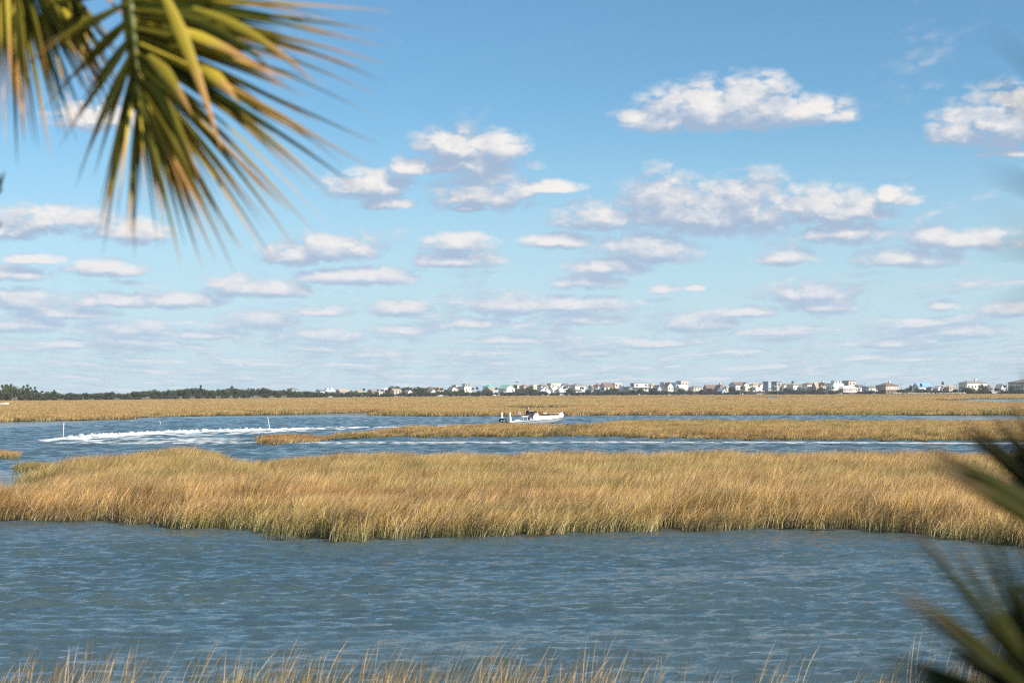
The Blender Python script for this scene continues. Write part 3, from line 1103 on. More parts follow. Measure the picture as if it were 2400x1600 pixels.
# oaks, palms and bushes among the houses: centre, crown top, half width, kind, metres behind the shore
HT = [(918, 903, 11, 'oak', 40), (931, 903.5, 11, 'oak', 38), (948, 907, 10, 'oak', 30), (957, 905, 17, 'oak', 24), (981, 905, 17, 'oak', 22), (994, 911, 9, 'oak', 12), (852, 911, 4, 'palm', 20), (843, 914, 5, 'palm', 30),
      (703, 916, 9, 'oak', 14), (720, 915, 11, 'oak', 16), (735, 917, 10, 'shrub', 12), (750, 918, 9, 'oak', 12), (765, 919, 10, 'oak', 11), (800, 920, 9, 'shrub', 12), (815, 917, 9, 'oak', 14), (823, 914, 9, 'oak', 16), (860, 918, 9, 'oak', 12), (876, 919, 7, 'shrub', 10), (902, 919, 11, 'oak', 9), (915, 921, 8, 'shrub', 8),
      (940, 918, 7, 'oak', 10), (968, 917, 8, 'shrub', 8), (1024, 909, 6, 'palm', 30), (1034, 910, 6, 'palm', 34), (1045, 911, 8, 'oak', 14), (1055, 915, 8, 'shrub', 10), (1065, 914, 7, 'oak', 9), (1082, 911, 8, 'oak', 8), (1094, 917, 9, 'shrub', 8), (1108, 917, 9, 'shrub', 10), (1108, 909, 4, 'palm', 24), (1118, 908, 4, 'palm', 28), (1122, 914, 9, 'oak', 12), (1136, 911, 9, 'oak', 14), (1146, 914, 8, 'shrub', 10), (1163, 909, 5, 'palm', 22), (1112, 921, 11, 'shrub', 6),
      (1207, 904, 6, 'palm', 34), (1214, 911, 10, 'oak', 9), (1228, 909, 14, 'oak', 10), (1240, 904.5, 13, 'oak', 14), (1252, 910, 11, 'oak', 9), (1256, 916, 8, 'shrub', 6), (1270, 915, 7, 'oak', 8), (1278, 917, 6, 'shrub', 5), (1294, 919, 7, 'shrub', 5), (1306, 919, 6, 'oak', 5), (1322, 907, 6, 'palm', 7), (1330, 905, 6, 'palm', 14), (1337, 908, 8, 'oak', 10), (1340, 918, 7, 'shrub', 5), (1352, 919, 6, 'shrub', 5), (1363, 907, 6, 'palm', 9), (1366, 917, 9, 'shrub', 5), (1378, 911, 7, 'oak', 12), (1392, 918, 8, 'shrub', 5),
      (1412, 919, 8, 'shrub', 5), (1424, 911, 9, 'oak', 8), (1437, 907, 11, 'oak', 10), (1448, 913, 6, 'shrub', 8), (1458, 917, 9, 'oak', 5), (1466, 918, 7, 'oak', 5), (1478, 912, 7, 'oak', 8), (1488, 911, 9, 'oak', 7), (1501, 908.5, 10, 'oak', 9), (1512, 915, 7, 'oak', 6), (1526, 908, 7, 'oak', 14), (1536, 913, 9, 'oak', 7), (1552, 914, 10, 'oak', 6), (1563, 915, 8, 'oak', 6), (1579, 917, 6, 'oak', 5), (1596, 908, 9, 'oak', 9), (1606, 914, 6, 'oak', 7),
      (1617, 914, 6, 'oak', 6), (1636, 917, 4, 'palm', 6), (1645, 911, 8, 'oak', 7), (1657, 914, 7, 'shrub', 6), (1664, 908, 7, 'oak', 16), (1675, 909, 7, 'shrub', 15), (1683, 919, 7, 'oak', 4), (1698, 918, 4, 'shrub', 4), (1714, 905, 7, 'oak', 20), (1722, 917, 6, 'shrub', 8), (1738, 907, 5, 'palm', 10), (1746, 914, 6, 'shrub', 6), (1760, 910, 5, 'palm', 8),
      (1806, 916, 7, 'shrub', 6), (1817, 916, 6, 'shrub', 6), (1826, 914, 7, 'shrub', 6), (1842, 906, 8, 'oak', 9), (1853, 909, 10, 'oak', 9), (1865, 911, 9, 'shrub', 8), (1876, 911, 8, 'oak', 8), (1887, 914, 8, 'oak', 6), (1897, 911, 9, 'shrub', 8), (1908, 911, 8, 'oak', 7), (1920, 908, 7, 'oak', 12), (1952, 907, 5, 'palm', 8), (1963, 913, 5, 'oak', 8), (1930, 918, 7, 'shrub', 4),
      (2014, 916, 8, 'oak', 6), (2030, 917, 8, 'oak', 4), (2042, 912, 9, 'shrub', 6), (2056, 916, 7, 'shrub', 5), (2070, 916, 6, 'oak', 6), (2108, 911, 8, 'oak', 12), (2119, 911, 8, 'oak', 11), (2128, 907, 6, 'oak', 14), (2133.5, 901, 5, 'oak', 16), (2148, 906, 6, 'shrub', 10), (2158, 900, 4, 'palm', 12), (2161, 910, 8, 'oak', 8), (2174, 912, 9, 'oak', 8), (2188, 913, 8, 'oak', 7), (2199, 914, 7, 'oak', 7), (2212, 915, 6, 'shrub', 6), (2238, 911, 8, 'oak', 10), (2209, 895.5, 4, 'palm', 14),
      (2253, 914, 7, 'oak', 7), (2266, 906, 11, 'oak', 9), (2279, 908, 8, 'oak', 8), (2300, 898, 10, 'shrub', 16), (2309, 905, 10, 'shrub', 12), (2292, 914, 8, 'shrub', 6), (2316, 914, 7, 'oak', 6), (2334, 908, 5, 'oak', 18), (2354, 903, 5, 'palm', 14), (2347, 912, 8, 'shrub', 8), (2368, 906, 6, 'oak', 9), (2376, 912, 6, 'oak', 5), (2420, 908, 9, 'oak', 10), (2450, 910, 10, 'oak', 8)]
for px, yt, hw, k, off in HT:
    v = None
    if k == 'shrub':
        v = random.choice([0, 1, 3])
    if px in (1112, 1826):
        v = 2
    if px in (1675, 1657, 2300, 2309):
        v = 3
    tree(k, px, yt, hw, off, var=v)

# the belt of low bushes along the marsh edge
x = 742.0
while x < 2440:
    if not (1730 < x < 1800 or 1282 < x < 1318 or 1935 < x < 2010 and random.random() < 0.5 or 2060 < x < 2105):
        tree(random.choice(['shrub', 'shrub', 'oak']), x, random.uniform(914.5, 918.5) + (2.0 if x < 1000 else 0), random.uniform(6, 10), random.uniform(3.5, 8), var=random.choice([0, 1, 0, 1, 3]))
    x += random.uniform(8, 15)

# ------------------------------------------------------------------ houses
WH = (0.80, 0.78, 0.74)
COLR = dict(white=WH, cream=(0.78, 0.70, 0.56), tan=(0.52, 0.42, 0.31), yellow=(0.80, 0.72, 0.52), gold=(0.62, 0.47, 0.20), mint=(0.62, 0.80, 0.70), pmint=(0.72, 0.84, 0.77), teal=(0.16, 0.48, 0.40), pink=(0.78, 0.56, 0.46), grey=(0.36, 0.37, 0.38),
            bluegrey=(0.36, 0.44, 0.52), dkgrey=(0.16, 0.17, 0.19), ltblue=(0.50, 0.66, 0.80), blue=(0.20, 0.38, 0.55), brown=(0.20, 0.145, 0.125), redbrown=(0.30, 0.13, 0.11), tanroof=(0.42, 0.34, 0.26), greyroof=(0.27, 0.265, 0.27), palegrey=(0.55, 0.54, 0.53), greenroof=(0.23, 0.26, 0.20), mintroof=(0.36, 0.68, 0.52), whiteroof=(0.70, 0.69, 0.68), rosetan=(0.62, 0.46, 0.38))


def cm(n, kind):
    return mat('%s_%s' % (n, kind), COLR[n], 0.75 if kind == 'siding' else 0.85, 0.25, var=0.07 if kind == 'siding' else 0.16, scale=0.8)


GLASS = mat('window_glass', (0.085, 0.105, 0.125), 0.12, 0.6, var=0.2)
TRIM = mat('white_trim', (0.78, 0.77, 0.74), 0.6, 0.3, var=0.05)
WOOD = mat('weathered_timber', (0.24, 0.20, 0.16), 0.9, 0.2, var=0.25)


def window_mesh(w, h):
    b = MB()
    t = 0.12
    b.box(-w / 2, w / 2, -0.05, 0.03, 0, h, 1)
    b.box(-w / 2 - t, -w / 2, -0.10, 0.03, -t, h + t)
    b.box(w / 2, w / 2 + t, -0.10, 0.03, -t, h + t)
    b.box(-w / 2, w / 2, -0.10, 0.03, h, h + t)
    b.box(-w / 2, w / 2, -0.10, 0.03, -t, 0)
    b.box(-w / 2, w / 2, -0.075, 0.03, h * 0.5 - 0.03, h * 0.5 + 0.03)
    return b.mesh('window', [TRIM, GLASS])


WIN = {k: window_mesh(*k) for k in ((1.1, 1.5), (1.6, 1.5), (2.2, 1.9), (2.6, 2.1))}


def gable_prism(b, x0, x1, y0, y1, z0, z1, along, t, over, mi=0):
    """pitched roof slabs; 'along' is the ridge axis"""
    if along == 'x':
        m = (y0 + y1) / 2
        for s in (-1, 1):
            ye = (y0 - over) if s < 0 else (y1 + over)
            zz = z0 - over * (z1 - z0) / (abs(m - y0) + 1e-6)
            p = [(x0 - over, ye, zz), (x1 + over, ye, zz), (x1 + over, m, z1), (x0 - over, m, z1)]
            q = [(a, c, d + t) for a, c, d in p]
            b.add(p + q, [(0, 1, 2, 3), (7, 6, 5, 4), (0, 4, 5, 1), (1, 5, 6, 2), (2, 6, 7, 3), (3, 7, 4, 0)], mi)
    else:
        m = (x0 + x1) / 2
        for s in (-1, 1):
            xe = (x0 - over) if s < 0 else (x1 + over)
            zz = z0 - over * (z1 - z0) / (abs(m - x0) + 1e-6)
            p = [(xe, y0 - over, zz), (xe, y1 + over, zz), (m, y1 + over, z1), (m, y0 - over, z1)]
            q = [(a, c, d + t) for a, c, d in p]
            b.add(p + q, [(0, 1, 2, 3), (7, 6, 5, 4), (0, 4, 5, 1), (1, 5, 6, 2), (2, 6, 7, 3), (3, 7, 4, 0)], mi)


def hip(b, x0, x1, y0, y1, z0, z1, over):
    x0 -= over; x1 += over; y0 -= over; y1 += over
    w, d = x1 - x0, y1 - y0
    if w >= d:
        r = [(x0 + d * 0.5, (y0 + y1) / 2, z1), (x1 - d * 0.5, (y0 + y1) / 2, z1)]
        if w - d < 0.1:
            r[1] = (r[0][0] + 0.1, r[0][1], z1)
    else:
        r = [((x0 + x1) / 2, y0 + w * 0.5, z1), ((x0 + x1) / 2, y1 - w * 0.5, z1)]
    base = [(x0, y0, z0), (x1, y0, z0), (x1, y1, z0), (x0, y1, z0)]
    low = [(p[0], p[1], p[2] - 0.18) for p in base]
    vs = base + r + low
    if w >= d:
        fs = [(0, 1, 5, 4), (1, 2, 5), (2, 3, 4, 5), (3, 0, 4)]
    else:
        fs = [(0, 1, 4), (1, 2, 5, 4), (2, 3, 5), (3, 0, 4, 5)]
    fs += [(6, 7, 1, 0), (7, 8, 2, 1), (8, 9, 3, 2), (9, 6, 0, 3), (9, 8, 7, 6)]
    b.add(vs, fs)


def wall_body(b, x0, x1, y0, y1, z0, z1, roof, zr):
    b.box(x0, x1, y0, y1, z0, z1)
    e = 0.02
    if roof == 'gx':      # ridge along x, gable ends at x0 and x1
        m = (y0 + y1) / 2
        b.add([(x0 + e, y0 + e, z1), (x0 + e, y1 - e, z1), (x0 + e, m, zr), (x1 - e, y0 + e, z1), (x1 - e, y1 - e, z1), (x1 - e, m, zr)], [(0, 2, 1), (3, 4, 5), (0, 3, 5, 2), (1, 2, 5, 4)])
    elif roof == 'gy':
        m = (x0 + x1) / 2
        b.add([(x0 + e, y0 + e, z1), (x1 - e, y0 + e, z1), (m, y0 + e, zr), (x0 + e, y1 - e, z1), (x1 - e, y1 - e, z1), (m, y1 - e, zr)], [(0, 1, 2), (3, 5, 4), (0, 2, 5, 3), (1, 4, 5, 2)])


def windows(parent, x0, x1, y0, y1, z0, z1, key, front=True, left=True, skip=0.12, rows=None):
    w, h = key
    rows = rows or max(1, int((z1 - z0 + 0.4) // 2.9))
    st = (z1 - z0) / rows
    for r in range(rows):
        z = z0 + r * st + (st - h) * 0.5
        if front:
            n = max(1, int((x1 - x0) / (w + 1.5)))
            for i in range(n):
                if random.random() < skip:
                    continue
                o = link('window', WIN[key], parent)
                o.location = (x0 + (i + 0.5) * (x1 - x0) / n, y0, z)
        if left:
            n = max(1, int((y1 - y0) / (w + 1.7)))
            for i in range(n):
                if random.random() < skip:
                    continue
                o = link('window', WIN[key], parent)
                o.location = (x0, y0 + (i + 0.5) * (y1 - y0) / n, z)
                o.rotation_euler = (0, 0, -math.pi / 2)


PILE = MB().box(-0.15, 0.15, -0.15, 0.15, 0, 1).mesh('pile', WOOD)


def porch(parent, x0, x1, y0, y1, zs, dep, side, rail=TRIM):
    """decks with posts and rails on the front ('f') or the left ('l') side"""
    for z in zs:
        b = MB()
        if side == 'f':
            b.box(x0, x1, y0 - dep, y0 - 0.02, z - 0.22, z)
        else:
            b.box(x0 - dep, x0 - 0.02, y0, y1, z - 0.22, z)
        dk = b.build('deck', rail, parent)
        b = MB()
        if side == 'f':
            b.box(x0, x1, y0 - dep, y0 - dep + 0.07, z + 0.95, z + 1.05)
            n = int((x1 - x0) / 0.6)
            for i in range(n + 1):
                q = x0 + i * (x1 - x0 - 0.06) / n
                b.box(q, q + 0.06, y0 - dep + 0.01, y0 - dep + 0.06, z, z + 0.95)
        else:
            b.box(x0 - dep, x0 - dep + 0.07, y0, y1, z + 0.95, z + 1.05)
            n = int((y1 - y0) / 0.6)
            for i in range(n + 1):
                q = y0 + i * (y1 - y0 - 0.06) / n
                b.box(x0 - dep + 0.01, x0 - dep + 0.06, q, q + 0.06, z, z + 0.95)
        b.build('railing', rail, dk)
    n = 4
    for i in range(n):
        if side == 'f':
            p = (x0 + 0.15 + i * (x1 - x0 - 0.3) / (n - 1), y0 - dep + 0.15)
        else:
            p = (x0 - dep + 0.15, y0 + 0.15 + i * (y1 - y0 - 0.3) / (n - 1))
        o = link('post', PILE, parent)
        o.location = (p[0], p[1], 0)
        o.scale = (0.7, 0.7, max(zs) + 2.3)


HOUSES = []


def house(x0, x1, ytop, yeave, style, wall, roof, f, off, label, st=2.2, opts=''):
    """x0..x1, ytop, yeave in photo pixels; f = share of the width that shows the left side; st = open height under the house"""
    pxc = (x0 + x1) / 2
    Y = shore(pxc) + off
    Wd = (x1 - x0) / FP * Y * 1.05
    f = min(max(f, 0.08), 0.75)
    yaw = math.radians(38) if f > 0.15 else math.radians(16)
    d = min(max(f * Wd / math.sin(yaw), 5.0), 22)
    w = max((Wd - d * math.sin(yaw)) / math.cos(yaw), 3.0)
    z0 = 0.8
    zt = at(pxc, ytop, Y).z - z0
    ze = at(pxc, yeave, Y).z - z0
    if style == 'flat':
        ze = zt - 0.35
    ze = max(ze, 2.6)
    zt = max(zt, ze + 0.35)
    st = min(st, ze - 2.4)
    o = empty('house', (wx(pxc, Y), Y, z0), yaw)
    X0, X1, Y0, Y1 = -w / 2, w / 2, -d / 2, d / 2
    wm, rm = cm(wall, 'siding'), cm(roof, 'roofing')
    b = MB()
    rt = {'gx': 'gx', 'gy': 'gy'}.get(style, '')
    wall_body(b, X0, X1, Y0, Y1, st, ze, rt, zt - 0.02)
    b.build('wall', wm, o)
    b = MB()
    if style == 'gx':
        gable_prism(b, X0, X1, Y0, Y1, ze + 0.02, zt, 'x', 0.18, 0.45)
    elif style == 'gy':
        gable_prism(b, X0, X1, Y0, Y1, ze + 0.02, zt, 'y', 0.18, 0.45)
    elif style == 'hip':
        hip(b, X0, X1, Y0, Y1, ze + 0.19, zt, 0.55)
    else:
        b.box(X0 - 0.25, X1 + 0.25, Y0 - 0.25, Y1 + 0.25, ze + 0.003, zt)
    rf = b.build('roof', rm, o)
    if st > 0.3:
        nx = max(2, int(w // 3.2) + 1)
        for i in range(nx):
            for yy in (Y0 + 0.25, Y1 - 0.25):
                p = link('pile', PILE, o)
                p.location = (X0 + 0.25 + i * (w - 0.5) / (nx - 1), yy, 0)
                p.scale = (1, 1, st + 0.02)
        if 'o' not in opts:      # closed ground storey set back under the house
            MB().box(X0 + 0.9, X1 - 0.9, Y0 + 0.9, Y1 - 0.9, 0, st - 0.003).build('ground_storey', cm('brown' if wall in ('tan', 'cream', 'gold', 'pink', 'rosetan') else 'grey', 'siding'), o)
    key = (2.2, 1.9) if 'B' in opts else (1.6, 1.5) if 'M' in opts else (1.1, 1.5)
    if 'n' not in opts:
        windows(o, X0, X1, Y0, Y1, st, ze, key, True, True, skip=0.5 if 's' in opts else 0.15)
    if style == 'gy' and zt - ze > 2.6:
        q = link('window', WIN[(1.1, 1.5)], o)
        q.location = (0, Y0 + 0.0, ze + 0.25)
    if 'c' in opts:
        MB().box(w * 0.12, w * 0.12 + 1.1, -0.5, 0.6, ze, zt + 1.5).build('chimney', wm, rf)
    if 'k' in opts:
        c = MB().box(-0.8, 0.8, -0.8, 0.8, zt - 0.6, zt + 0.9)
        hip(c, -0.8, 0.8, -0.8, 0.8, zt + 1.1, zt + 1.6, 0.15)
        c.build('cupola', cm('dkgrey', 'roofing'), rf)
    if 'p' in opts:
        fl = [st] if ze - st < 4.5 else [st, st + (ze - st) / 2]
        porch(o, X0, X1, Y0, Y1, fl, 2.0, 'f')
    if 'l' in opts:
        fl = [st] if ze - st < 4.5 else [st, st + (ze - st) / 2]
        porch(o, X0, X1, Y0, Y1, fl, 2.2, 'l')
    if 'd' in opts:              # two dormers on the front slope
        for q in (-0.28, 0.22):
            xx = q * w
            zz = ze + (zt - ze) * 0.30
            dd = MB()
            wall_body(dd, xx - 1.0, xx + 1.0, Y0 + d * 0.12, Y0 + d * 0.34, zz, zz + 1.5, 'gy', zz + 2.3)
            dm = dd.build('dormer', wm, rf)
            dr = MB()
            gable_prism(dr, xx - 1.0, xx + 1.0, Y0 + d * 0.12, Y0 + d * 0.34, zz + 1.52, zz + 2.32, 'y', 0.12, 0.2)
            dr.build('dormer_roof', rm, rf)
    if 't' in opts:              # small upper storey set back on the roof
        tw = w * 0.6
        MB().box(-tw / 2, tw / 2, Y0 + 0.8, Y0 + 0.8 + d * 0.5, zt - 0.01, zt + 1.75).build('upper_storey', wm, o)
        MB().box(-tw / 2 - 0.3, tw / 2 + 0.3, Y0 + 0.5, Y0 + 1.1 + d * 0.5, zt + 1.75, zt + 1.95).build('upper_roof', rm, o)
        for q in (-0.25, 0.25):
            ww = link('window', WIN[(1.6, 1.5)], o)
            ww.location = (q * tw, Y0 + 0.8, zt + 0.14)
    if 'g' in opts:              # a front gable wing standing proud of the main body
        gw = min(w * 0.42, 7.0)
        gx = w * 0.5 - gw * 0.55 if 'G' not in opts else -w * 0.5 + gw * 0.6
        gz = ze + (zt - ze) * 0.85
        g_ = MB()
        wall_body(g_, gx - gw / 2, gx + gw / 2, Y0 - 1.6, Y0 + 1.0, st + 0.003, ze - 0.05, 'gy', gz)
        g_.build('front_wing', wm, o)
        g_ = MB()
        gable_prism(g_, gx - gw / 2, gx + gw / 2, Y0 - 1.6, Y0 + 1.4, ze, gz + 0.03, 'y', 0.16, 0.35)
        g_.build('wing_roof', rm, rf)
        for zz in np.arange(st + 0.8, ze - 1.3, 2.9):
            ww = link('window', WIN[(1.6, 1.5)], o)
            ww.location = (gx, Y0 - 1.6, zz)
    tag(o, label, 'house', 'houses along the far shore')
    HOUSES.append((pxc, label, o))
    return o


H = [
    (673, 697, 908, 912, 'hip', 'grey', 'greyroof', .5, 45, 'dark grey house standing alone above the trees of the left wood', 2, 'B'),
    (744, 757, 912.5, 916, 'gx', 'white', 'greyroof', .2, 40, 'small white cottage just left of the pale blue house', 1, ''),
    (756, 783, 912, 917, 'gx', 'ltblue', 'ltblue', .25, 44, 'pale blue house with light blue roof and white dormer', 1.5, 'd'),
    (788, 818, 911.5, 918, 'gx', 'tan', 'tanroof', .3, 40, 'tan roofed gable house just right of the pale blue one', 1, ''),
    (831, 852, 914, 919, 'gx', 'white', 'tanroof', .5, 20, 'tan roofed cottage with dark gable end, lowest in the left row', 1, ''),
    (862, 890, 912, 917, 'gx', 'tan', 'greyroof', .4, 40, 'grey roofed tan house left of the wide white house', 1.5, 'g'),
    (885, 919, 908.5, 913, 'hip', 'white', 'whiteroof', .45, 55, 'white house with wide white roof beside umbrella shaped oaks', 2, 'M'),
    (880, 895, 918, 921, 'flat', 'white', 'palegrey', .3, 12, 'low white shed before the wide white roofed house', .5, 's'),
    (914, 940, 911.5, 916, 'gx', 'cream', 'tanroof', .35, 26, 'cream house with tan roof under the umbrella shaped oaks', 1.5, ''),
    (946, 966, 913.5, 918, 'gy', 'white', 'greyroof', .35, 18, 'white cottage half hidden by the big round oaks', 1, ''),
    (996, 1020, 905.5, 911, 'hip', 'tan', 'brown', .25, 60, 'tan house under a big brown hip roof right of the round oaks', 2, ''),
    (1000, 1022, 911, 918, 'gy', 'white', 'greyroof', .35, 20, 'white house with pointed gable before the brown hip roof', 1.5, 's'),
    (1014, 1038, 907, 913, 'gx', 'cream', 'tanroof', .3, 44, 'cream house with tan gable roof between two palms', 1.5, ''),
    (1050, 1070, 906, 911, 'gy', 'cream', 'greyroof', .5, 36, 'narrow cream gable house left of the white box house', 2, ''),
    (1060, 1075, 902, 908, 'flat', 'white', 'grey', .35, 60, 'small white lookout tower house behind the cream gable', 2, 'B'),
    (1074, 1106, 905.5, 906, 'flat', 'cream', 'palegrey', .45, 34, 'big plain cream box house with dark left side', 2, 'ts'),
    (1132, 1160, 901, 907, 'hip', 'mint', 'teal', .45, 70, 'mint green house with dark teal roof seen over the shrubs', 2.5, 'M'),
    (1138, 1160, 907.5, 912, 'gx', 'tan', 'tanroof', .3, 40, 'tan roofed house in front of the mint green house', 2, ''),
    (1146, 1166, 914, 917, 'gx', 'white', 'palegrey', .3, 14, 'low white cottage left of the house with mint roof', 1, 'p'),
    (1169, 1205, 902, 910, 'gy', 'white', 'mintroof', .5, 14, 'white gable house with pale mint roof and dark stacked decks', 2.6, 'l'),
    (1203, 1222, 901.5, 904, 'flat', 'cream', 'tan', .3, 70, 'flat topped cream house behind the big oak', 2, 'M'),
    (1218, 1238, 900, 905, 'hip', 'tan', 'greyroof', .35, 60, 'tan house with grey hip roof rising over the big oak', 2, ''),
    (1241, 1262, 902, 904, 'flat', 'yellow', 'cream', .3, 80, 'pale yellow house behind the right end of the big oak', 2, ''),
    (1259, 1284, 899, 904.5, 'hip', 'white', 'greenroof', .25, 60, 'white house with grey green hip roof behind the steep gable', 2.5, 's'),
    (1263, 1290, 905, 915, 'gy', 'white', 'whiteroof', .15, 16, 'white steep gable cottage at the marsh edge right of the big oak', 1.5, 's'),
    (1282, 1313, 898, 899, 'flat', 'yellow', 'tan', .25, 76, 'yellow flat topped house behind the white gables', 2.5, 'M'),
    (1286, 1318, 904, 913, 'gx', 'white', 'palegrey', .2, 22, 'white house with pale grey roof, dormers and dark porch', 2.2, 'dp'),
    (1306, 1332, 902.5, 911, 'gy', 'white', 'whiteroof', .12, 15, 'tall white gable house behind a palm near the middle', 2.2, 's'),
    (1312, 1338, 898, 904, 'hip', 'white', 'dkgrey', .25, 74, 'white house with dark slate hip roof behind the white gables', 2.5, ''),
    (1336, 1370, 898, 903.5, 'hip', 'white', 'greyroof', .35, 46, 'broad white house with grey roof and greenish left side', 2.5, 's'),
    (1345, 1363, 911, 916, 'hip', 'white', 'greyroof', .15, 10, 'low white cottage with grey hip roof before the broad white house', .6, ''),
    (1372, 1388, 914, 918, 'gy', 'white', 'palegrey', .4, 14, 'little white cottage between two shrubs left of the tan house', .6, ''),
    (1379, 1394, 902, 907, 'gx', 'tan', 'tanroof', .35, 40, 'narrow tan house with tan roof right of the broad white house', 2, ''),
    (1391, 1409, 899, 904, 'hip', 'bluegrey', 'redbrown', .5, 26, 'blue grey house with red brown roof and dark decks', 2.5, 'l'),
    (1407, 1436, 897, 905, 'gx', 'cream', 'brown', .25, 18, 'cream house with dark brown roof and big windows above an oak', 3, 'B'),
    (1431, 1456, 897.5, 899, 'flat', 'rosetan', 'whiteroof', .3, 60, 'rose tan house with flat roof behind the dark brown roof', 2.5, 'M'),
    (1450, 1465, 905, 912, 'gy', 'white', 'whiteroof', .3, 20, 'small white gable cottage below the flat roofed rose tan house', 2, ''),
    (1464, 1481, 905, 908, 'hip', 'bluegrey', 'dkgrey', .6, 16, 'dark blue grey house in shade left of the modern white house', 2.2, 'l'),
    (1477, 1518, 897.5, 899, 'flat', 'white', 'dkgrey', .2, 30, 'wide modern white house with dark flat roof and window band', 3, 'Bp'),
    (1516, 1543, 897.5, 904, 'hip', 'cream', 'tanroof', .3, 50, 'cream house with tan brown hip roof right of the modern white one', 2.5, ''),
    (1530, 1550, 902.5, 910, 'gy', 'bluegrey', 'greyroof', .5, 14, 'blue grey gable house with paired windows facing the marsh', 2, 'M'),
    (1548, 1562, 895.5, 902, 'flat', 'white', 'redbrown', .4, 40, 'narrow white house with stacked decks beside the yellow gable', 2.5, 'p'),
    (1555, 1577, 896.5, 904, 'gy', 'yellow', 'brown', .2, 18, 'tall pale yellow gable house with small windows', 2.4, ''),
    (1575, 1587, 897, 902, 'gy', 'blue', 'blue', .3, 44, 'small bright blue gabled house right of the yellow gable', 2.4, ''),
    (1585, 1612, 892.5, 893, 'flat', 'rosetan', 'tan', .35, 64, 'tall rose tan block house, highest of the middle row', 2.5, 'M'),
    (1584, 1614, 902, 911, 'gx', 'white', 'palegrey', .2, 24, 'white house with long pale grey roof below the rose tan block', 2.2, ''),
    (1615, 1646, 903.5, 908, 'hip', 'cream', 'greyroof', .3, 26, 'cream house with grey hip roof and open space beneath', 3, 'o'),
    (1647, 1679, 902, 911, 'gx', 'tan', 'brown', .3, 34, 'house with big brown pitched roof half behind grey brown trees', 2, ''),
    (1674, 1695, 902, 911, 'gy', 'gold', 'brown', .25, 24, 'gold gabled house with brown roof and tall chimney', 2, 'c'),
    (1692, 1711, 903.5, 908, 'hip', 'cream', 'tanroof', .3, 40, 'cream house with tan green roof right of the gold gable', 2, ''),
    (1682, 1702, 909.5, 916, 'gy', 'bluegrey', 'bluegrey', .45, 8, 'low blue grey gable cottage standing at the marsh edge', .6, ''),
    (1709, 1752, 895.5, 902, 'gx', 'white', 'brown', .3, 26, 'large white house with brown roof, front gable and grey left end', 2.6, 'gM'),
    (1752, 1788, 897.5, 903, 'hip', 'white', 'tanroof', .3, 40, 'white house with tan hip roof left of the grey towers', 2.4, 'g'),
    (1760, 1780, 906.5, 907, 'flat', 'white', 'tan', .25, 12, 'small white house raised on stilts before the tan hip roof', 3.4, 'on'),
    (1736, 1762, 904, 907, 'flat', 'pink', 'teal', .35, 16, 'pink walled house with green awnings raised on stilts', 3.2, 'os'),
    (1788, 1806, 893.5, 894, 'flat', 'bluegrey', 'palegrey', .6, 22, 'tall blue grey tower house with rows of white windows', 2.6, 'M'),
    (1803, 1830, 894, 895, 'flat', 'grey', 'dkgrey', .55, 26, 'dark grey modern house with white balconies and cream end wall', 2.6, 'Bl'),
    (1826, 1842, 899.5, 905, 'gy', 'cream', 'rosetan', .3, 24, 'narrow cream gable house right of the dark modern house', 2, ''),
    (1840, 1876, 897, 902, 'hip', 'pmint', 'tanroof', .45, 40, 'pale house with tan hip roof, dark cupola and teal shaded side', 2.4, 'ks'),
    (1879, 1906, 896.5, 901, 'hip', 'white', 'redbrown', .4, 36, 'white two storey house with red brown roof and verandas', 2.4, 'lM'),
    (1902, 1924, 895.5, 908, 'gx', 'tan', 'tanroof', .35, 30, 'house with steep tan roof and dark triangular left gable', 2, 'g'),
    (1918, 1934, 896.5, 905, 'gy', 'cream', 'tanroof', .3, 34, 'cream gable with tan roof and chimney beside the steep roof', 2, 'c'),
    (1936, 1976, 898, 899, 'flat', 'pmint', 'palegrey', .35, 24, 'large pale mint box house with dark teal decks on its left', 3, 'lts'),
    (1974, 2004, 892, 897, 'flat', 'rosetan', 'brown', .4, 50, 'rose tan house with flat brown roof behind the wide pale roof', 2.4, 'M'),
    (1964, 2010, 904, 911, 'hip', 'pink', 'whiteroof', .2, 14, 'low wide house with pale spreading hip roof on dark stilts', 3, 'op'),
    (2001, 2024, 901, 907, 'gx', 'white', 'dkgrey', .3, 34, 'white house with dark roof and white roof edge by a utility pole', 2, ''),
    (2022, 2034, 905, 910, 'flat', 'bluegrey', 'greyroof', .4, 30, 'small grey house between the utility pole and green roof', 2, ''),
    (2030, 2055, 904, 908, 'hip', 'white', 'greenroof', .15, 30, 'long white cottage with green grey roof left of the pink house', 1.5, ''),
    (2053, 2105, 897, 904, 'hip', 'pink', 'brown', .35, 18, 'salmon pink house with dark brown hip roof and white chimney', 3, 'cs'),
    (2138, 2184, 897.5, 906, 'gx', 'white', 'blue', .22, 34, 'white house with bright blue metal roof behind palms', 2, 's'),
    (2170, 2190, 905, 909, 'hip', 'bluegrey', 'greyroof', .5, 16, 'small blue grey house below the blue roof', 1.2, ''),
    (2187, 2206, 904, 909, 'gy', 'white', 'palegrey', .2, 18, 'small white twin gabled cottage left of the tall thin palm', 1.4, 'g'),
    (2211, 2239, 902.5, 908, 'hip', 'tan', 'tanroof', .3, 24, 'tan cottage with brown pyramid roof right of the tall thin palm', 1.4, ''),
    (2245, 2313, 891.5, 898, 'hip', 'cream', 'greyroof', .22, 22, 'largest cream house with grey hip roof and two storey left porch', 2.6, 'lMc'),
    (2311, 2345, 901.5, 910, 'gx', 'white', 'greyroof', .2, 36, 'white house under a long plain grey roof', 1.5, 'n'),
    (2334, 2352, 900, 908, 'gy', 'white', 'whiteroof', .2, 30, 'bright white gable right of the long grey roof', 1.5, ''),
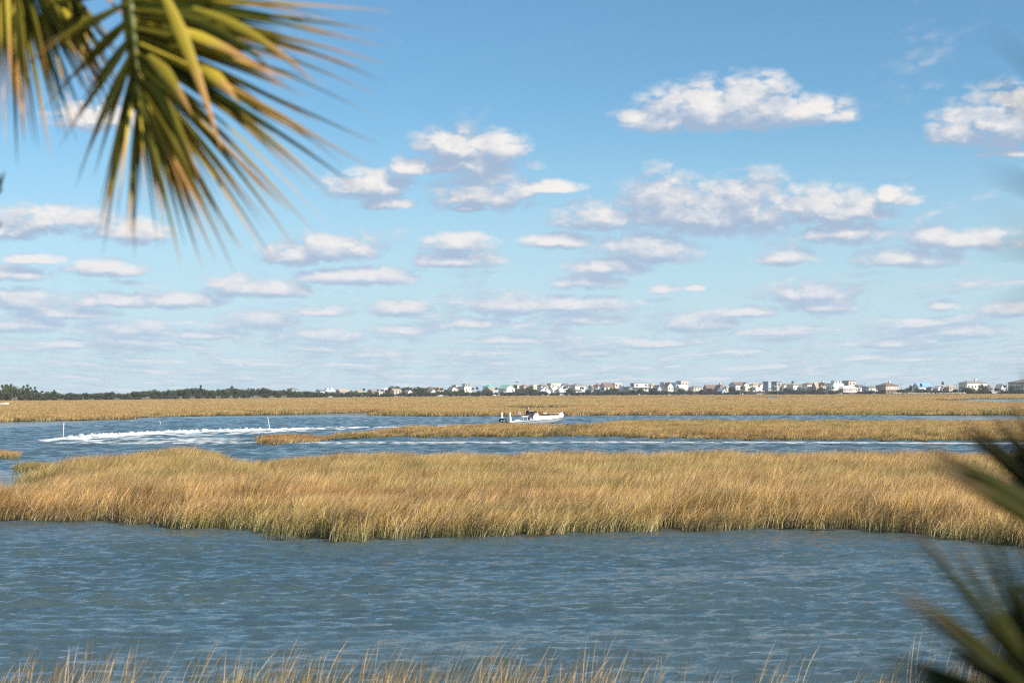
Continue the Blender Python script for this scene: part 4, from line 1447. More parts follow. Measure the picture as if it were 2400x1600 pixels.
    (2365, 2430, 888.5, 896, 'hip', 'tan', 'greyroof', .45, 20, 'tan house with grey hip roof and deep porches at the right edge', 3, 'lB'),
]
for h in H:
    house(*h[:10], st=h[10], opts=h[11])

# ------------------------------------------------------------------ small things along the far shore
POLE = mat('pole_timber', (0.17, 0.15, 0.13), 0.9, 0.2)


def utility_pole(px, ytop, off, label):
    Y = shore(px) + off
    p = at(px, ytop, Y)
    o = empty('utility_pole', (p.x, Y, 0.8))
    h = p.z - 0.8
    MB().tube([(0, 0, 0), (0, 0, h)], [0.17, 0.12], 8).build('pole', POLE, o)
    c = MB().box(-1.1, 1.1, -0.06, 0.06, h - 0.75, h - 0.6).build('crossarm', POLE, o)
    for q in (-0.95, 0.95):
        MB().tube([(q, 0, h - 0.6), (q, 0, h - 0.38)], [0.06, 0.04], 6).build('insulator', TRIM, c)
    tag(o, label, 'utility pole', 'utility poles behind the houses')


utility_pole(2026, 897, 26, 'utility pole beside the white house with dark roof')
utility_pole(2112, 898, 30, 'utility pole between the pink house and the blue roof')
utility_pole(2238, 900, 34, 'utility pole left of the largest cream house')
utility_pole(2328, 896, 60, 'utility pole standing behind the long grey roof')


def rocks():
    r = np.random.default_rng(3)
    b = MB()
    base = bmesh.new()
    bmesh.ops.create_icosphere(base, subdivisions=1, radius=1)
    bv = [v.co.copy() for v in base.verts]
    bf = [[v.index for v in f.verts] for f in base.faces]
    base.free()
    for i in range(420):
        px = r.uniform(2092, 2262)
        Y = shore(px) + r.uniform(1, 5)
        s = r.uniform(0.25, 0.75)
        q = r.uniform(0.75, 1.25, len(bv))
        c = Vector((wx(px, Y), Y, 0.7 + 0.16 * (Y - shore(px)) + r.uniform(-0.2, 0.2)))
        b.add([c + Vector((v.x * s * 1.2 * k, v.y * s * k, v.z * s * 0.8 * k)) for v, k in zip(bv, q)], bf)
    o = b.build('rock_bank', mat('pale_rock', (0.46, 0.41, 0.36), 0.9, 0.2, var=0.35, scale=0.7))
    tag(o, 'bank of pale loose rocks along the shore before the blue roof', 'rocks', kind='stuff')


rocks()


def picket_fence():
    px0, px1 = 2324, 2361
    Y = shore(2340) + 5
    x0, x1 = wx(px0, Y), wx(px1, Y)
    o = empty('fence', (x0, Y, 0.85))
    L = x1 - x0
    for z in (0.5, 1.25):
        MB().box(0, L, -0.03, 0.03, z, z + 0.12).build('rail', TRIM, o)
    n = int(L / 0.32)
    pm = MB().box(0, 0.2, -0.06, -0.032, 0.05, 1.6).mesh('picket', TRIM)
    for i in range(n):
        link('picket', pm, o).location = (i * 0.32, 0, 0)
    tag(o, 'white picket fence before the bright white gable', 'fence')


picket_fence()
BLACK = mat('black_rubber', (0.02, 0.02, 0.022), 0.6, 0.4)
WHITEP = mat('white_gelcoat', (0.80, 0.80, 0.79), 0.28, 0.5, var=0.03)


def van():
    px = 2329
    Y = shore(px) + 12
    o = empty('van', (wx(px, Y), Y, 0.86), math.radians(8))
    prof = [(-2.6, 0.45), (2.5, 0.45), (2.6, 1.0), (1.9, 1.25), (1.2, 2.05), (-2.5, 2.15), (-2.6, 1.9)]
    b = MB()
    b.loft([[(x, -0.95, z) for x, z in prof], [(x, 0.95, z) for x, z in prof]])
    b.build('body', WHITEP, o)
    wm = MB().box(-0.5, 0.5, -0.975, -0.952, 1.3, 1.85).mesh('side_window', GLASS)
    for x in (-1.7, -0.5, 0.7):
        link('side_window', wm, o).location = (x, 0, 0)
    tm = MB().tube([(0, -0.12, 0), (0, 0.12, 0)], 0.34, 14).mesh('wheel', BLACK)
    for x in (-1.7, 1.65):
        for y in (-0.9, 0.9):
            link('wheel', tm, o).location = (x, y, 0.34)
    tag(o, 'white van parked before the long grey roofed house', 'van')


van()


def small_boat(px, py, Y, L, rz, label, z=0.0, motor=True):
    p = at(px, py, Y)
    o = empty('small_boat', (p.x, p.y, z), rz)
    st = [(0, 0.75, 0.55), (0.35, 0.85, 0.56), (0.7, 0.72, 0.66), (0.9, 0.38, 0.78), (1.0, 0.03, 0.88)]
    b = MB()
    b.loft([[(u * L, -w, h), (u * L, -w * 0.8, 0.12 * h), (u * L, 0, -0.05 + 0.5 * max(u - 0.8, 0)), (u * L, w * 0.8, 0.12 * h), (u * L, w, h), (u * L, w * 0.85, h), (u * L, 0, 0.3), (u * L, -w * 0.85, h)] for u, w, h in st])
    b.build('hull', WHITEP, o, True)
    MB().box(L * 0.35, L * 0.42, -0.6, 0.6, 0.32, 0.46).build('thwart', TRIM, o)
    if motor:
        MB().box(-0.35, 0.02, -0.16, 0.16, 0.45, 0.95).box(-0.2, -0.08, -0.06, 0.06, -0.3, 0.45).build('outboard_motor', BLACK, o)
    tag(o, label, 'boat', 'small white boats at the marsh edge')


small_boat(1022, 926, shore(1022) + 2, 4.2, 0.2, 'small white skiff pulled up left of the cream gable house', 0.85, False)
small_boat(1153, 926, shore(1153) + 2, 3.4, 0.5, 'small white skiff on the shore before the white cottage', 0.85, False)
small_boat(-14, 948, 640, 4.6, 0.1, 'small white boat in the grass at the left edge', 0.35)


def bird():
    Y = 620
    p = at(1211, 896, Y)
    o = empty('bird', p, 0.5)
    dm = mat('dark_feathers', (0.03, 0.03, 0.032), 0.8, 0.2)
    b = MB().tube([(-0.34, 0, 0), (-0.18, 0, 0.0), (0.0, 0, 0.01), (0.18, 0, 0.02), (0.27, 0, 0.05), (0.36, 0, 0.04)], [0.02, 0.08, 0.11, 0.09, 0.055, 0.01], 8)
    b.build('body', dm, o, True)
    for s in (-1, 1):
        MB().add([(0.14, s * 0.05, 0.05), (0.16, s * 0.42, 0.24), (-0.02, s * 0.85, 0.16), (-0.14, s * 0.45, 0.18), (-0.12, s * 0.05, 0.05),
                  (0.14, s * 0.05, 0.02), (0.16, s * 0.42, 0.21), (-0.02, s * 0.85, 0.15), (-0.14, s * 0.45, 0.16), (-0.12, s * 0.05, 0.02)],
                 [(0, 1, 2, 3, 4), (9, 8, 7, 6, 5), (0, 5, 6, 1), (1, 6, 7, 2), (2, 7, 8, 3), (3, 8, 9, 4)]).build('wing', dm, o)
    MB().box(-0.62, -0.3, -0.09, 0.09, -0.01, 0.012).build('tail', dm, o)
    tag(o, 'dark bird flying above the houses', 'bird')


bird()

# ------------------------------------------------------------------ channel stakes
STAKE = mat('white_pvc', (0.66, 0.62, 0.60), 0.5, 0.4, var=0.08)


def stake(xb, yb, xt, yt, label, r=0.036):
    g = ground(xb, yb)
    p = at(xt, yt, g.y)
    o = empty('channel_stake', g)
    d = p - g
    MB().tube([(-d.x * 0.4, 0, -d.z * 0.4), (d.x, 0, d.z)], [r, r], 10).build('pipe', STAKE, o, True)
    MB().tube([(d.x, 0, d.z), (d.x * 1.02, 0, d.z * 1.02)], [r * 1.25, r * 1.15], 10).build('end_cap', STAKE, o, True)
    tag(o, label, 'stake', 'white stakes marking the channel')


stake(148, 1027, 149.5, 990, 'upright white channel stake beside the turn of the wake')
stake(633, 1010.5, 627.5, 978, 'tall white stake leaning left at the tip of the grass bed')
stake(377, 995, 374, 986, 'short white stake stub alone in open water', 0.04)


# ------------------------------------------------------------------ wake
def foam_material(sx=0.22, sy=0.55, lo=0.60, hi=0.90):
    m = bpy.data.materials.new('wake_foam')
    m.use_nodes = True
    nt = m.node_tree
    nt.nodes.clear()
    t = NT(nt)
    out = t.n('ShaderNodeOutputMaterial')
    den = t.n('ShaderNodeAttribute', attribute_name='foam').outputs['Fac']
    geo = t.n('ShaderNodeNewGeometry')
    P = geo.outputs['Position']
    n1 = t.noise(t.vec('MULTIPLY', P, (sx, sy, 0.3)), 1.0, 5, 0.62)
    n2 = t.noise(t.vec('MULTIPLY', P, (sx * 5, sy * 3.3, 1.0)), 1.0, 4, 0.65)
    n = t.math('ADD', t.math('MULTIPLY', n1, 0.6), t.math('MULTIPLY', n2, 0.4))
    a = t.rng(t.math('ADD', n, t.math('MULTIPLY', den, 0.62)), lo, hi)
    di = t.n('ShaderNodeBsdfDiffuse')
    t.put(di.inputs[0], t.mix(n2, (0.62, 0.67, 0.69, 1), (0.86, 0.86, 0.84, 1)))
    tp = t.n('ShaderNodeBsdfTransparent')
    mx = t.n('ShaderNodeMixShader')
    t.put(mx.inputs[0], a)
    t.put(mx.inputs[1], tp.outputs[0])
    t.put(mx.inputs[2], di.outputs[0])
    t.put(out.inputs[0], mx.outputs[0])
    return m


FOAM = foam_material()
FOAM_OLD = foam_material(0.05, 0.55, 0.66, 1.12)


def foam_strip(name, label, far, near, nx, ny, dens, hgt, seed, fm=None):
    """a strip of broken water between two lines of pixels on the water; dens(u, v), hgt(u, v)"""
    def line(l, n):
        xs = np.array([p[0] for p in l], float); ysv = np.array([p[1] for p in l], float)
        q = np.linspace(xs[0], xs[-1], n)
        return [ground(a, b) for a, b in zip(q, np.interp(q, xs, ysv))]
    F, N = line(far, nx), line(near, nx)
    r = np.random.default_rng(seed)
    vs, fo = [], []
    P = np.array([[(F[i] * (1 - j / (ny - 1)) + N[i] * (j / (ny - 1))) for j in range(ny)] for i in range(nx)])
    nz = vnoise(P[:, :, 0].ravel(), P[:, :, 1].ravel(), 2.2, 4.0, seed).reshape(nx, ny)
    nz2 = vnoise(P[:, :, 0].ravel(), P[:, :, 1].ravel(), 0.8, 1.5, seed + 1).reshape(nx, ny)
    for i in range(nx):
        for j in range(ny):
            u, v = i / (nx - 1), j / (ny - 1)
            h = max(hgt(u, v) * (0.55 + 0.45 * nz[i, j] + 0.35 * nz2[i, j]), 0)
            vs.append((P[i, j, 0], P[i, j, 1], 0.045 + h))
            fo.append(min(max(dens(u, v) + 0.2 * nz[i, j], 0), 1))
    fs = [(i * ny + j, (i + 1) * ny + j, (i + 1) * ny + j + 1, i * ny + j + 1) for i in range(nx - 1) for j in range(ny - 1)]
    me = bpy.data.meshes.new(name)
    me.from_pydata(vs, [], fs)
    me.materials.append(fm or FOAM)
    me.polygons.foreach_set('use_smooth', [True] * len(fs))
    set_attr(me, 'foam', 'FLOAT', 'POINT', np.array(fo, dtype=np.float32))
    tag(link(name, me), label, 'wake', kind='stuff')


def edge(v, w=0.25):
    return min(1.0, v / w, (1 - v) / w)


# the churned crest from the turn back to the boat
foam_strip('wake_foam', 'churned white wake curving from the turn back to the boat',
           [(82, 1033), (170, 1024.5), (230, 1019), (400, 1011), (600, 1007.5), (760, 1003), (1000, 998), (1190, 991)],
           [(82, 1035.5), (170, 1040.5), (260, 1038), (400, 1027), (600, 1018), (760, 1010), (1000, 1004), (1190, 996)], 420, 26,
           lambda u, v: 1.0 * edge(v, 0.28) + 0.25 * (v < 0.5) - 1.6 * max(u - 0.50, 0),
           lambda u, v: 0.30 * max(0, 1 - abs(v - 0.22) / 0.24) * min(1, u * 14) * max(0, 1 - max(u - 0.45, 0) * 2.5), 41)
# the paler streaks between the two arms
foam_strip('wake_foam', 'pale foam streaks spread inside the turn of the wake',
           [(120, 1038), (260, 1030), (400, 1024), (600, 1021), (760, 1020)], [(120, 1040.5), (260, 1043.5), (400, 1044), (600, 1040), (760, 1036)], 220, 22,
           lambda u, v: 0.85 * edge(v, 0.3) * min(1, (1 - u) * 2), lambda u, v: 0.02, 43, FOAM_OLD)
# the straight old trail running off to the right
foam_strip('wake_foam', 'thin straight wake trail running to the right edge',
           [(150, 1036), (330, 1036.5), (600, 1033.5), (1000, 1034), (1500, 1033), (2000, 1035), (2700, 1038)],
           [(150, 1043), (330, 1044), (600, 1043.5), (1000, 1043.5), (1500, 1042), (2000, 1043), (2700, 1047)], 620, 16,
           lambda u, v: 0.74 * edge(v, 0.4), lambda u, v: 0.06 * max(0, 1 - abs(v - 0.5) / 0.4), 45, FOAM_OLD)


# ------------------------------------------------------------------ the boat
def bay_boat():
    g = ground(1257, 993.5)
    sc = g.y / FP                       # metres per pixel at the boat
    BY = math.radians(14)               # she runs a little away from the camera
    k = 126 * sc / 6.12                 # the hull fills 126 px
    o = empty('bay_boat', (wx(1194, g.y) - 0.27 * k, g.y, 0.0), BY, (k, k, k * 0.95))
    navy = mat('dark_vinyl', (0.018, 0.019, 0.026), 0.5, 0.4)
    alu = mat('brushed_aluminium', (0.62, 0.62, 0.63), 0.35, 0.5, metal=0.6, var=0.05)
    ivory = mat('ivory_deck', (0.72, 0.69, 0.62), 0.6, 0.3, var=0.06)
    grey = mat('hull_grey_white', (0.66, 0.68, 0.69), 0.3, 0.5, var=0.03)  # white hull below the rub rail, its shade painted in as grey
    # hull: x, half beam at sheer, sheer z, rub z, chine half beam, chine z, keel z
    sts = [(0.0, 1.10, 0.34, 0.20, 0.98, -0.12, -0.30), (0.9, 1.18, 0.37, 0.27, 1.04, -0.11, -0.30), (1.8, 1.22, 0.42, 0.35, 1.06, -0.09, -0.29), (2.6, 1.24, 0.50, 0.42, 1.06, -0.06, -0.27), (3.2, 1.23, 0.72, 0.47, 1.03, -0.03, -0.24), (3.7, 1.20, 0.90, 0.52, 0.98, 0.0, -0.20),
           (4.4, 1.10, 0.95, 0.58, 0.85, 0.06, -0.13), (5.1, 0.90, 0.99, 0.64, 0.64, 0.15, -0.02), (5.7, 0.64, 1.02, 0.69, 0.40, 0.30, 0.16), (6.2, 0.34, 1.04, 0.74, 0.18, 0.52, 0.42), (6.55, 0.08, 1.05, 0.78, 0.04, 0.72, 0.66)]
    lo = MB()
    lo.loft([[(x, -b * 0.985, rz), (x, -c, cz), (x, 0, kz), (x, c, cz), (x, b * 0.985, rz)] for x, b, s, rz, c, cz, kz in sts], closed=False)
    x, b, s, rz, c, cz, kz = sts[0]
    n0 = len(lo.v)
    lo.add([(x, -b * 0.985, rz), (x, -c, cz), (x, 0, kz), (x, c, cz), (x, b * 0.985, rz)], [(0, 1, 2, 3, 4)])
    hull = lo.build('hull', grey, o, True)
    up = MB()
    up.loft([[(x, -b * 0.985, rz), (x, -b, s), (x, -b + 0.16, s + 0.01), (x, -b + 0.18, s - 0.2)] for x, b, s, rz, c, cz, kz in sts[:-1]] + [[(6.57, -0.07, 0.78), (6.6, -0.06, 1.05), (6.5, -0.02, 1.06), (6.5, -0.02, 0.9)]], closed=False)
    up.loft([[(x, b - 0.18, s - 0.2), (x, b - 0.16, s + 0.01), (x, b, s), (x, b * 0.985, rz)] for x, b, s, rz, c, cz, kz in sts[:-1]] + [[(6.5, 0.02, 0.9), (6.5, 0.02, 1.06), (6.6, 0.06, 1.05), (6.57, 0.07, 0.78)]], closed=False)
    up.add([(0, -1.1, 0.2), (0, 1.1, 0.2), (0, 1.1, 0.34), (0, -1.1, 0.34)], [(0, 3, 2, 1)])
    up.add([(6.57, -0.07, 0.78), (6.57, 0.07, 0.78), (6.6, 0.06, 1.05), (6.6, -0.06, 1.05)], [(0, 1, 2, 3)])
    up.build('gunwale', WHITEP, o, True)
    for s_ in (-1, 1):
        MB().tube([(x, s_ * (b + 0.01), rz) for x, b, s, rz, c, cz, kz in sts], 0.035, 6).build('rub_rail', alu, hull, True)
    dk = MB()
    dk.loft([[(x, -b + 0.15, z), (x, b - 0.15, z)] for x, b, z in ((0.02, 1.1, 0.24), (1.0, 1.18, 0.24), (1.02, 1.18, 0.12), (2.6, 1.24, 0.16), (3.6, 1.2, 0.2), (3.64, 1.2, 0.84), (4.4, 1.1, 0.88), (5.1, 0.9, 0.92), (5.7, 0.64, 0.95), (6.2, 0.36, 0.98), (6.5, 0.16, 1.0))], closed=False)
    dk.build('deck', ivory, o)
    # console: a raked white box with dark screen and rail
    cs = MB()
    prof = [(2.95, 0.15), (3.70, 0.2), (3.72, 0.9), (3.42, 1.38), (3.08, 1.36), (2.92, 0.85)]
    cs.loft([[(x, -0.42, z) for x, z in prof], [(x, 0.42, z) for x, z in prof]])
    con = cs.build('console', WHITEP, o)
    MB().add([(3.42, -0.40, 1.385), (3.42, 0.40, 1.385), (3.24, 0.36, 1.56), (3.24, -0.36, 1.56), (3.40, -0.40, 1.37), (3.40, 0.40, 1.37), (3.22, 0.36, 1.55), (3.22, -0.36, 1.55)],
             [(0, 1, 2, 3), (7, 6, 5, 4), (0, 4, 5, 1), (1, 5, 6, 2), (2, 6, 7, 3), (3, 7, 4, 0)]).build('windscreen', navy, con)
    MB().tube([(2.95, -0.05, 1.02), (2.82, -0.05, 1.06)], 0.03, 6).tube([(2.80, -0.05 + 0.19 * math.cos(a), 1.07 + 0.19 * math.sin(a)) for a in np.linspace(0, 6.283, 17)], 0.018, 6).build('steering_wheel', navy, con)
    MB().box(2.90, 3.06, -0.36, 0.36, 1.10, 1.34).build('instrument_panel', navy, con)
    # leaning post with dark backrest and rod holders
    lp = MB()
    for x in (1.75, 2.25):
        for y in (-0.5, 0.5):
            lp.tube([(x, y, 0.12), (x - 0.05, y, 0.86)], 0.028, 6)
    lp.box(1.6, 2.32, -0.58, 0.58, 0.86, 0.98)
    post = lp.build('leaning_post', WHITEP, o)
    MB().box(1.98, 2.30, -0.57, 0.57, 0.982, 1.10).build('seat_cushion', navy, post)
    fr = MB()
    for y in (-0.58, 0.58):
        fr.tube([(1.62, y, 0.9), (1.38, y, 1.36)], 0.022, 6)
    fr.tube([(1.38, -0.6, 1.36), (1.38, 0.6, 1.36)], 0.022, 6)
    fr.tube([(1.47, -0.6, 1.18), (1.47, 0.6, 1.18)], 0.022, 6)
    fr.build('rod_rack', alu, post, True)
    rh = MB().tube([(0.05, 0, -0.16), (-0.07, 0, 0.16)], [0.032, 0.036], 8).mesh('rod_holder', WHITEP, True)
    for i in range(6):
        r_ = link('rod_holder', rh, post)
        r_.location = (1.42 + 0.02, -0.55 + i * 0.22, 1.28)
    # grab frame over the console with the dark shade board
    tt = MB()
    for y in (-0.45, 0.45):
        tt.tube([(2.55, y, 0.95), (2.50, y, 1.50), (3.05, y, 1.56)], 0.02, 6)
    tt.build('grab_rail', alu, con, True)
    MB().box(2.72, 3.36, -0.42, 0.42, 1.17, 1.52).build('console_cover', navy, con)
    # outboard
    ob = MB()
    ob.loft([[(x, -w, z0), (x, w, z0), (x, w * 0.8, z1), (x, -w * 0.8, z1)] for x, w, z0, z1 in ((-1.0, 0.08, 0.42, 0.52), (-0.92, 0.19, 0.28, 0.64), (-0.6, 0.23, 0.22, 0.72), (-0.25, 0.21, 0.22, 0.68), (-0.12, 0.10, 0.3, 0.55))])
    ob.box(-0.62, -0.34, -0.09, 0.09, -0.45, 0.24)
    ob.box(-0.9, -0.2, -0.12, 0.12, -0.22, -0.18)
    ob.box(-0.2, 0.0, -0.14, 0.14, 0.05, 0.36)
    mo = ob.build('outboard_motor', BLACK, o)
    MB().add([(-0.80, -0.243, 0.36), (-0.36, -0.243, 0.36), (-0.42, -0.225, 0.54), (-0.70, -0.225, 0.54), (-0.80, -0.230, 0.36), (-0.36, -0.230, 0.36), (-0.42, -0.21, 0.54), (-0.70, -0.21, 0.54)],
             [(0, 1, 2, 3), (7, 6, 5, 4), (0, 4, 5, 1), (1, 5, 6, 2), (2, 6, 7, 3), (3, 7, 4, 0)]).build('cowling_panel', alu, mo)
    MB().tube([(-0.62, 0, -0.5), (-0.2, 0, -0.5)], [0.05, 0.09], 8).build('gearcase', BLACK, mo)
    # two shallow water anchor poles at the stern
    for y, dx in ((-0.92, 0.10), (0.92, -0.42)):
        a = MB()
        a.box(dx - 0.02, dx + 0.14, y - 0.07, y + 0.07, 0.10, 0.85)
        a.box(dx - 0.08, dx + 0.06, y - 0.08, y + 0.08, 0.55, 1.34)
        a.box(dx - 0.12, dx + 0.10, y - 0.09, y + 0.09, 1.30, 1.40)
        a.box(min(dx, 0) - 0.02, 0.3, y - 0.05, y + 0.05, 0.16, 0.24)
        a.build('anchor_pole', WHITEP, o)
    # trolling motor stowed along the bow
    tm = MB().box(6.05, 6.62, -0.13, 0.13, 1.08, 1.20).tube([(6.2, 0, 1.2), (6.45, 0, 1.34), (6.55, 0, 1.30)], [0.09, 0.11, 0.06], 8)
    tmo = tm.build('trolling_motor', WHITEP, o)
    MB().tube([(4.55, 0, 1.28), (6.3, 0, 1.31)], 0.028, 8).build('shaft', mat('tan_composite', (0.72, 0.55, 0.40), 0.5, 0.3), tmo, True)
    MB().tube([(4.20, 0, 1.27), (4.3, 0, 1.27), (4.5, 0, 1.28), (4.62, 0, 1.28)], [0.03, 0.085, 0.085, 0.05], 10).build('motor_pod', WHITEP, tmo, True)
    MB().tube([(6.62, 0, 1.24), (6.74, 0, 1.33), (6.80, 0, 1.33)], [0.07, 0.10, 0.05], 8).build('control_head', BLACK, tmo, True)
    for x, y in ((0.35, -0.98), (4.9, -0.82)):
        MB().box(x, x + 0.22, y - 0.03, y + 0.03, sts[0][2] + 0.03 if x < 1 else 0.995, (sts[0][2] if x < 1 else 0.99) + 0.08).build('cleat', alu, o)
    tag(o, 'white bay fishing boat running to the right behind the grass', 'boat')
    M = Matrix.Translation(o.location) @ Euler((0, 0, BY)).to_matrix().to_4x4() @ Matrix.Diagonal((k, k, k * 0.95, 1))
    # things carried aboard stand by themselves
    def aboard(name, p, label, cat, grp=None):
        e = empty(name, M @ Vector(p), BY, (k, k, k * 0.95))
        tag(e, label, cat, grp)
        return e
    c = aboard('cooler', (1.18, 0.0, 0.13), 'white cooler box standing in the stern of the boat', 'cooler')
    MB().box(-0.32, 0.32, -0.4, 0.4, 0.0, 0.36).build('box', WHITEP, c)
    MB().box(-0.34, 0.34, -0.42, 0.42, 0.363, 0.43).build('lid', WHITEP, c)
    bg = aboard('duffel_bag', (1.45, -0.7, 0.14), 'blue grey bag lying behind the leaning post', 'bag')
    bl = mat('blue_grey_cloth', (0.20, 0.23, 0.34), 0.9, 0.1)
    MB().tube([(-0.24, 0, 0.15), (-0.18, 0, 0.17), (0.0, 0, 0.19), (0.18, 0, 0.17), (0.24, 0, 0.15)], [0.06, 0.15, 0.18, 0.15, 0.06], 10).build('pouch', bl, bg, True)
    MB().tube([(-0.12, 0, 0.33), (-0.08, 0, 0.42), (0.08, 0, 0.42), (0.12, 0, 0.33)], 0.014, 6).build('handle', bl, bg, True)
    rp = aboard('rope_coil', (0.62, -0.5, 0.25), 'tan rope coil lying on the stern deck', 'rope')
    MB().tube([((0.26 - 0.004 * i) * math.cos(i * 0.42), (0.26 - 0.004 * i) * math.sin(i * 0.42), 0.03 + 0.002 * i) for i in range(46)], 0.028, 6).build('rope', mat('tan_rope', (0.42, 0.24, 0.11), 0.95, 0.1), rp, True)
    for i, (y, cname, cc, h, lb) in enumerate(((-0.33, 'yellow_rod', (0.75, 0.62, 0.10), 0.95, 'fishing rod with yellow tip in the nearer rack holder'), (0.11, 'red_rod', (0.45, 0.10, 0.07), 0.62, 'shorter reddish fishing rod in the farther rack holder'))):
        rd = aboard('fishing_rod', (1.44, y, 1.14), lb, 'fishing rod', 'fishing rods in the rack')
        MB().tube([(0.03, 0, 0), (-0.22, 0, h)], [0.016, 0.006], 6).build('blank', mat(cname, cc, 0.5, 0.4), rd, True)
        MB().tube([(0.05, 0, 0.16), (0.05, -0.07, 0.16)], 0.05, 8).build('reel', BLACK, rd, True)
    return M, k


BOATM, BOATK = bay_boat()


def skin_obj(name, verts, edges, radii, m, parent, root=0, sub=2):
    me = bpy.data.meshes.new(name)
    me.from_pydata(verts, edges, [])
    o = link(name, me, parent)
    o.modifiers.new('skin', 'SKIN')
    if not me.skin_vertices:
        bpy.context.view_layer.objects.active = o
    sv = me.skin_vertices[0].data if me.skin_vertices else None
    if sv:
        for i, r in enumerate(radii):
            sv[i].radius = (r, r) if not hasattr(r, '__len__') else r
            sv[i].use_root = (i == root)
    ss = o.modifiers.new('sub', 'SUBSURF')
    ss.levels = sub
    ss.render_levels = sub
    me.materials.append(m)
    return o


def person():
    o = empty('person', BOATM @ Vector((2.38, -0.20, 0.15)), math.radians(14), (1.1, 1.15, 1.07))
    skin = mat('skin', (0.50, 0.30, 0.22), 0.6, 0.3, var=0.06)
    shirt = mat('navy_jacket', (0.035, 0.048, 0.085), 0.85, 0.2)
    trou = mat('dark_trousers', (0.055, 0.065, 0.090), 0.85, 0.2)
    # one continuous body; he half sits on the post, facing the bow (+x), hands on the wheel
    V, E, R = [], [], []

    def add(p, r, frm=None):
        V.append(p); R.append(r)
        if frm is not None:
            E.append((frm, len(V) - 1))
        return len(V) - 1
    pel = add((-0.10, 0, 0.93), (0.15, 0.12))
    wa = add((-0.12, 0, 1.08), (0.14, 0.11), pel)
    ch = add((-0.10, 0, 1.30), (0.165, 0.125), wa)
    sh = add((-0.06, 0, 1.43), (0.10, 0.09), ch)
    nk = add((-0.03, 0, 1.52), 0.055, sh)
    h1 = add((0.00, 0, 1.60), 0.082, nk)
    h2 = add((0.01, 0, 1.69), 0.098, h1)
    h3 = add((0.00, 0, 1.76), 0.075, h2)
    add((0.10, 0, 1.65), 0.022, h2)          # nose
    for s in (-1, 1):
        a = add((-0.06, s * 0.18, 1.40), 0.068, sh)
        e = add((0.06, s * 0.25, 1.16), 0.05, a)
        w = add((0.27, s * 0.15, 0.97), 0.034, e)
        pm = add((0.34, s * 0.13, 0.95), (0.038, 0.022), w)
        for q in range(4):
            f1 = add((0.39, s * (0.10 + 0.022 * q), 0.96 - 0.004 * q), 0.010, pm)
            add((0.41, s * (0.10 + 0.022 * q), 0.93 - 0.004 * q), 0.009, f1)
        t1 = add((0.35, s * 0.085, 0.97), 0.011, pm)
        add((0.39, s * 0.075, 0.95), 0.010, t1)
        hp = add((-0.07, s * 0.10, 0.88), 0.10, pel)
        kn = add((0.14, s * 0.12, 0.50), 0.068, hp)
        an = add((0.10, s * 0.12, 0.09), 0.045, kn)
        add((0.24, s * 0.13, 0.035), 0.036, an)
    skin_obj('body', V, E, R, skin, o, pel)
    # clothing over it
    cl = [i for i in range(0, 4)]
    V2 = [V[0], V[1], V[2], V[3]]
    E2 = [(0, 1), (1, 2), (2, 3)]
    R2 = [(0.175, 0.145), (0.165, 0.135), (0.19, 0.15), (0.12, 0.11)]
    for s in (-1, 1):
        n = len(V2)
        V2 += [(-0.06, s * 0.18, 1.40), (0.06, s * 0.25, 1.16), (0.24, s * 0.16, 0.985)]
        E2 += [(3, n), (n, n + 1), (n + 1, n + 2)]
        R2 += [0.088, 0.068, 0.050]
    skin_obj('jacket', V2, E2, R2, shirt, o)
    V3 = [(-0.10, 0, 0.95)]
    E3, R3 = [], [(0.165, 0.135)]
    for s in (-1, 1):
        n = len(V3)
        V3 += [(-0.07, s * 0.10, 0.86), (0.14, s * 0.12, 0.50), (0.10, s * 0.12, 0.12)]
        E3 += [(0, n), (n, n + 1), (n + 1, n + 2)]
        R3 += [0.118, 0.085, 0.066]
    skin_obj('trousers', V3, E3, R3, trou, o)
    cap = mat('grey_cap', (0.62, 0.58, 0.56), 0.85, 0.1)
    b = MB()
    rings = []
    for z, r in ((1.715, 0.105), (1.75, 0.104), (1.79, 0.088), (1.82, 0.055), (1.83, 0.01)):
        rings.append([(0.005 + r * math.cos(a), r * 0.9 * math.sin(a), z) for a in np.linspace(0, 6.283, 17)[:-1]])
    b.loft(rings)
    c = b.build('cap', cap, o, True)
    MB().add([(0.08, -0.08, 1.725), (0.19, -0.05, 1.705), (0.19, 0.05, 1.705), (0.08, 0.08, 1.725), (0.08, -0.08, 1.735), (0.19, -0.05, 1.715), (0.19, 0.05, 1.715), (0.08, 0.08, 1.735)],
             [(3, 2, 1, 0), (4, 5, 6, 7), (0, 1, 5, 4), (1, 2, 6, 5), (2, 3, 7, 6), (3, 0, 4, 7)]).build('visor', cap, c)
    hr = mat('dark_hair', (0.03, 0.025, 0.02), 0.7, 0.3)
    MB().tube([(-0.06, 0, 1.62), (-0.075, 0, 1.68), (-0.06, 0, 1.72)], [0.05, 0.065, 0.05], 10).build('hair', hr, o, True)
    for s in (-1, 1):
        MB().tube([(0.086, s * 0.036, 1.675), (0.1, s * 0.036, 1.675)], [0.012, 0.006], 6).build('eye', BLACK, o)
        MB().tube([(0.0, s * 0.085, 1.66), (-0.01, s * 0.105, 1.665)], [0.025, 0.02], 6).build('ear', skin, o, True)
    MB().box(0.085, 0.097, -0.025, 0.025, 1.595, 1.603).build('mouth', mat('lips', (0.32, 0.14, 0.12), 0.6, 0.3), o)
    tag(o, 'person in navy jacket and cap leaning at the boat console', 'person')


person()

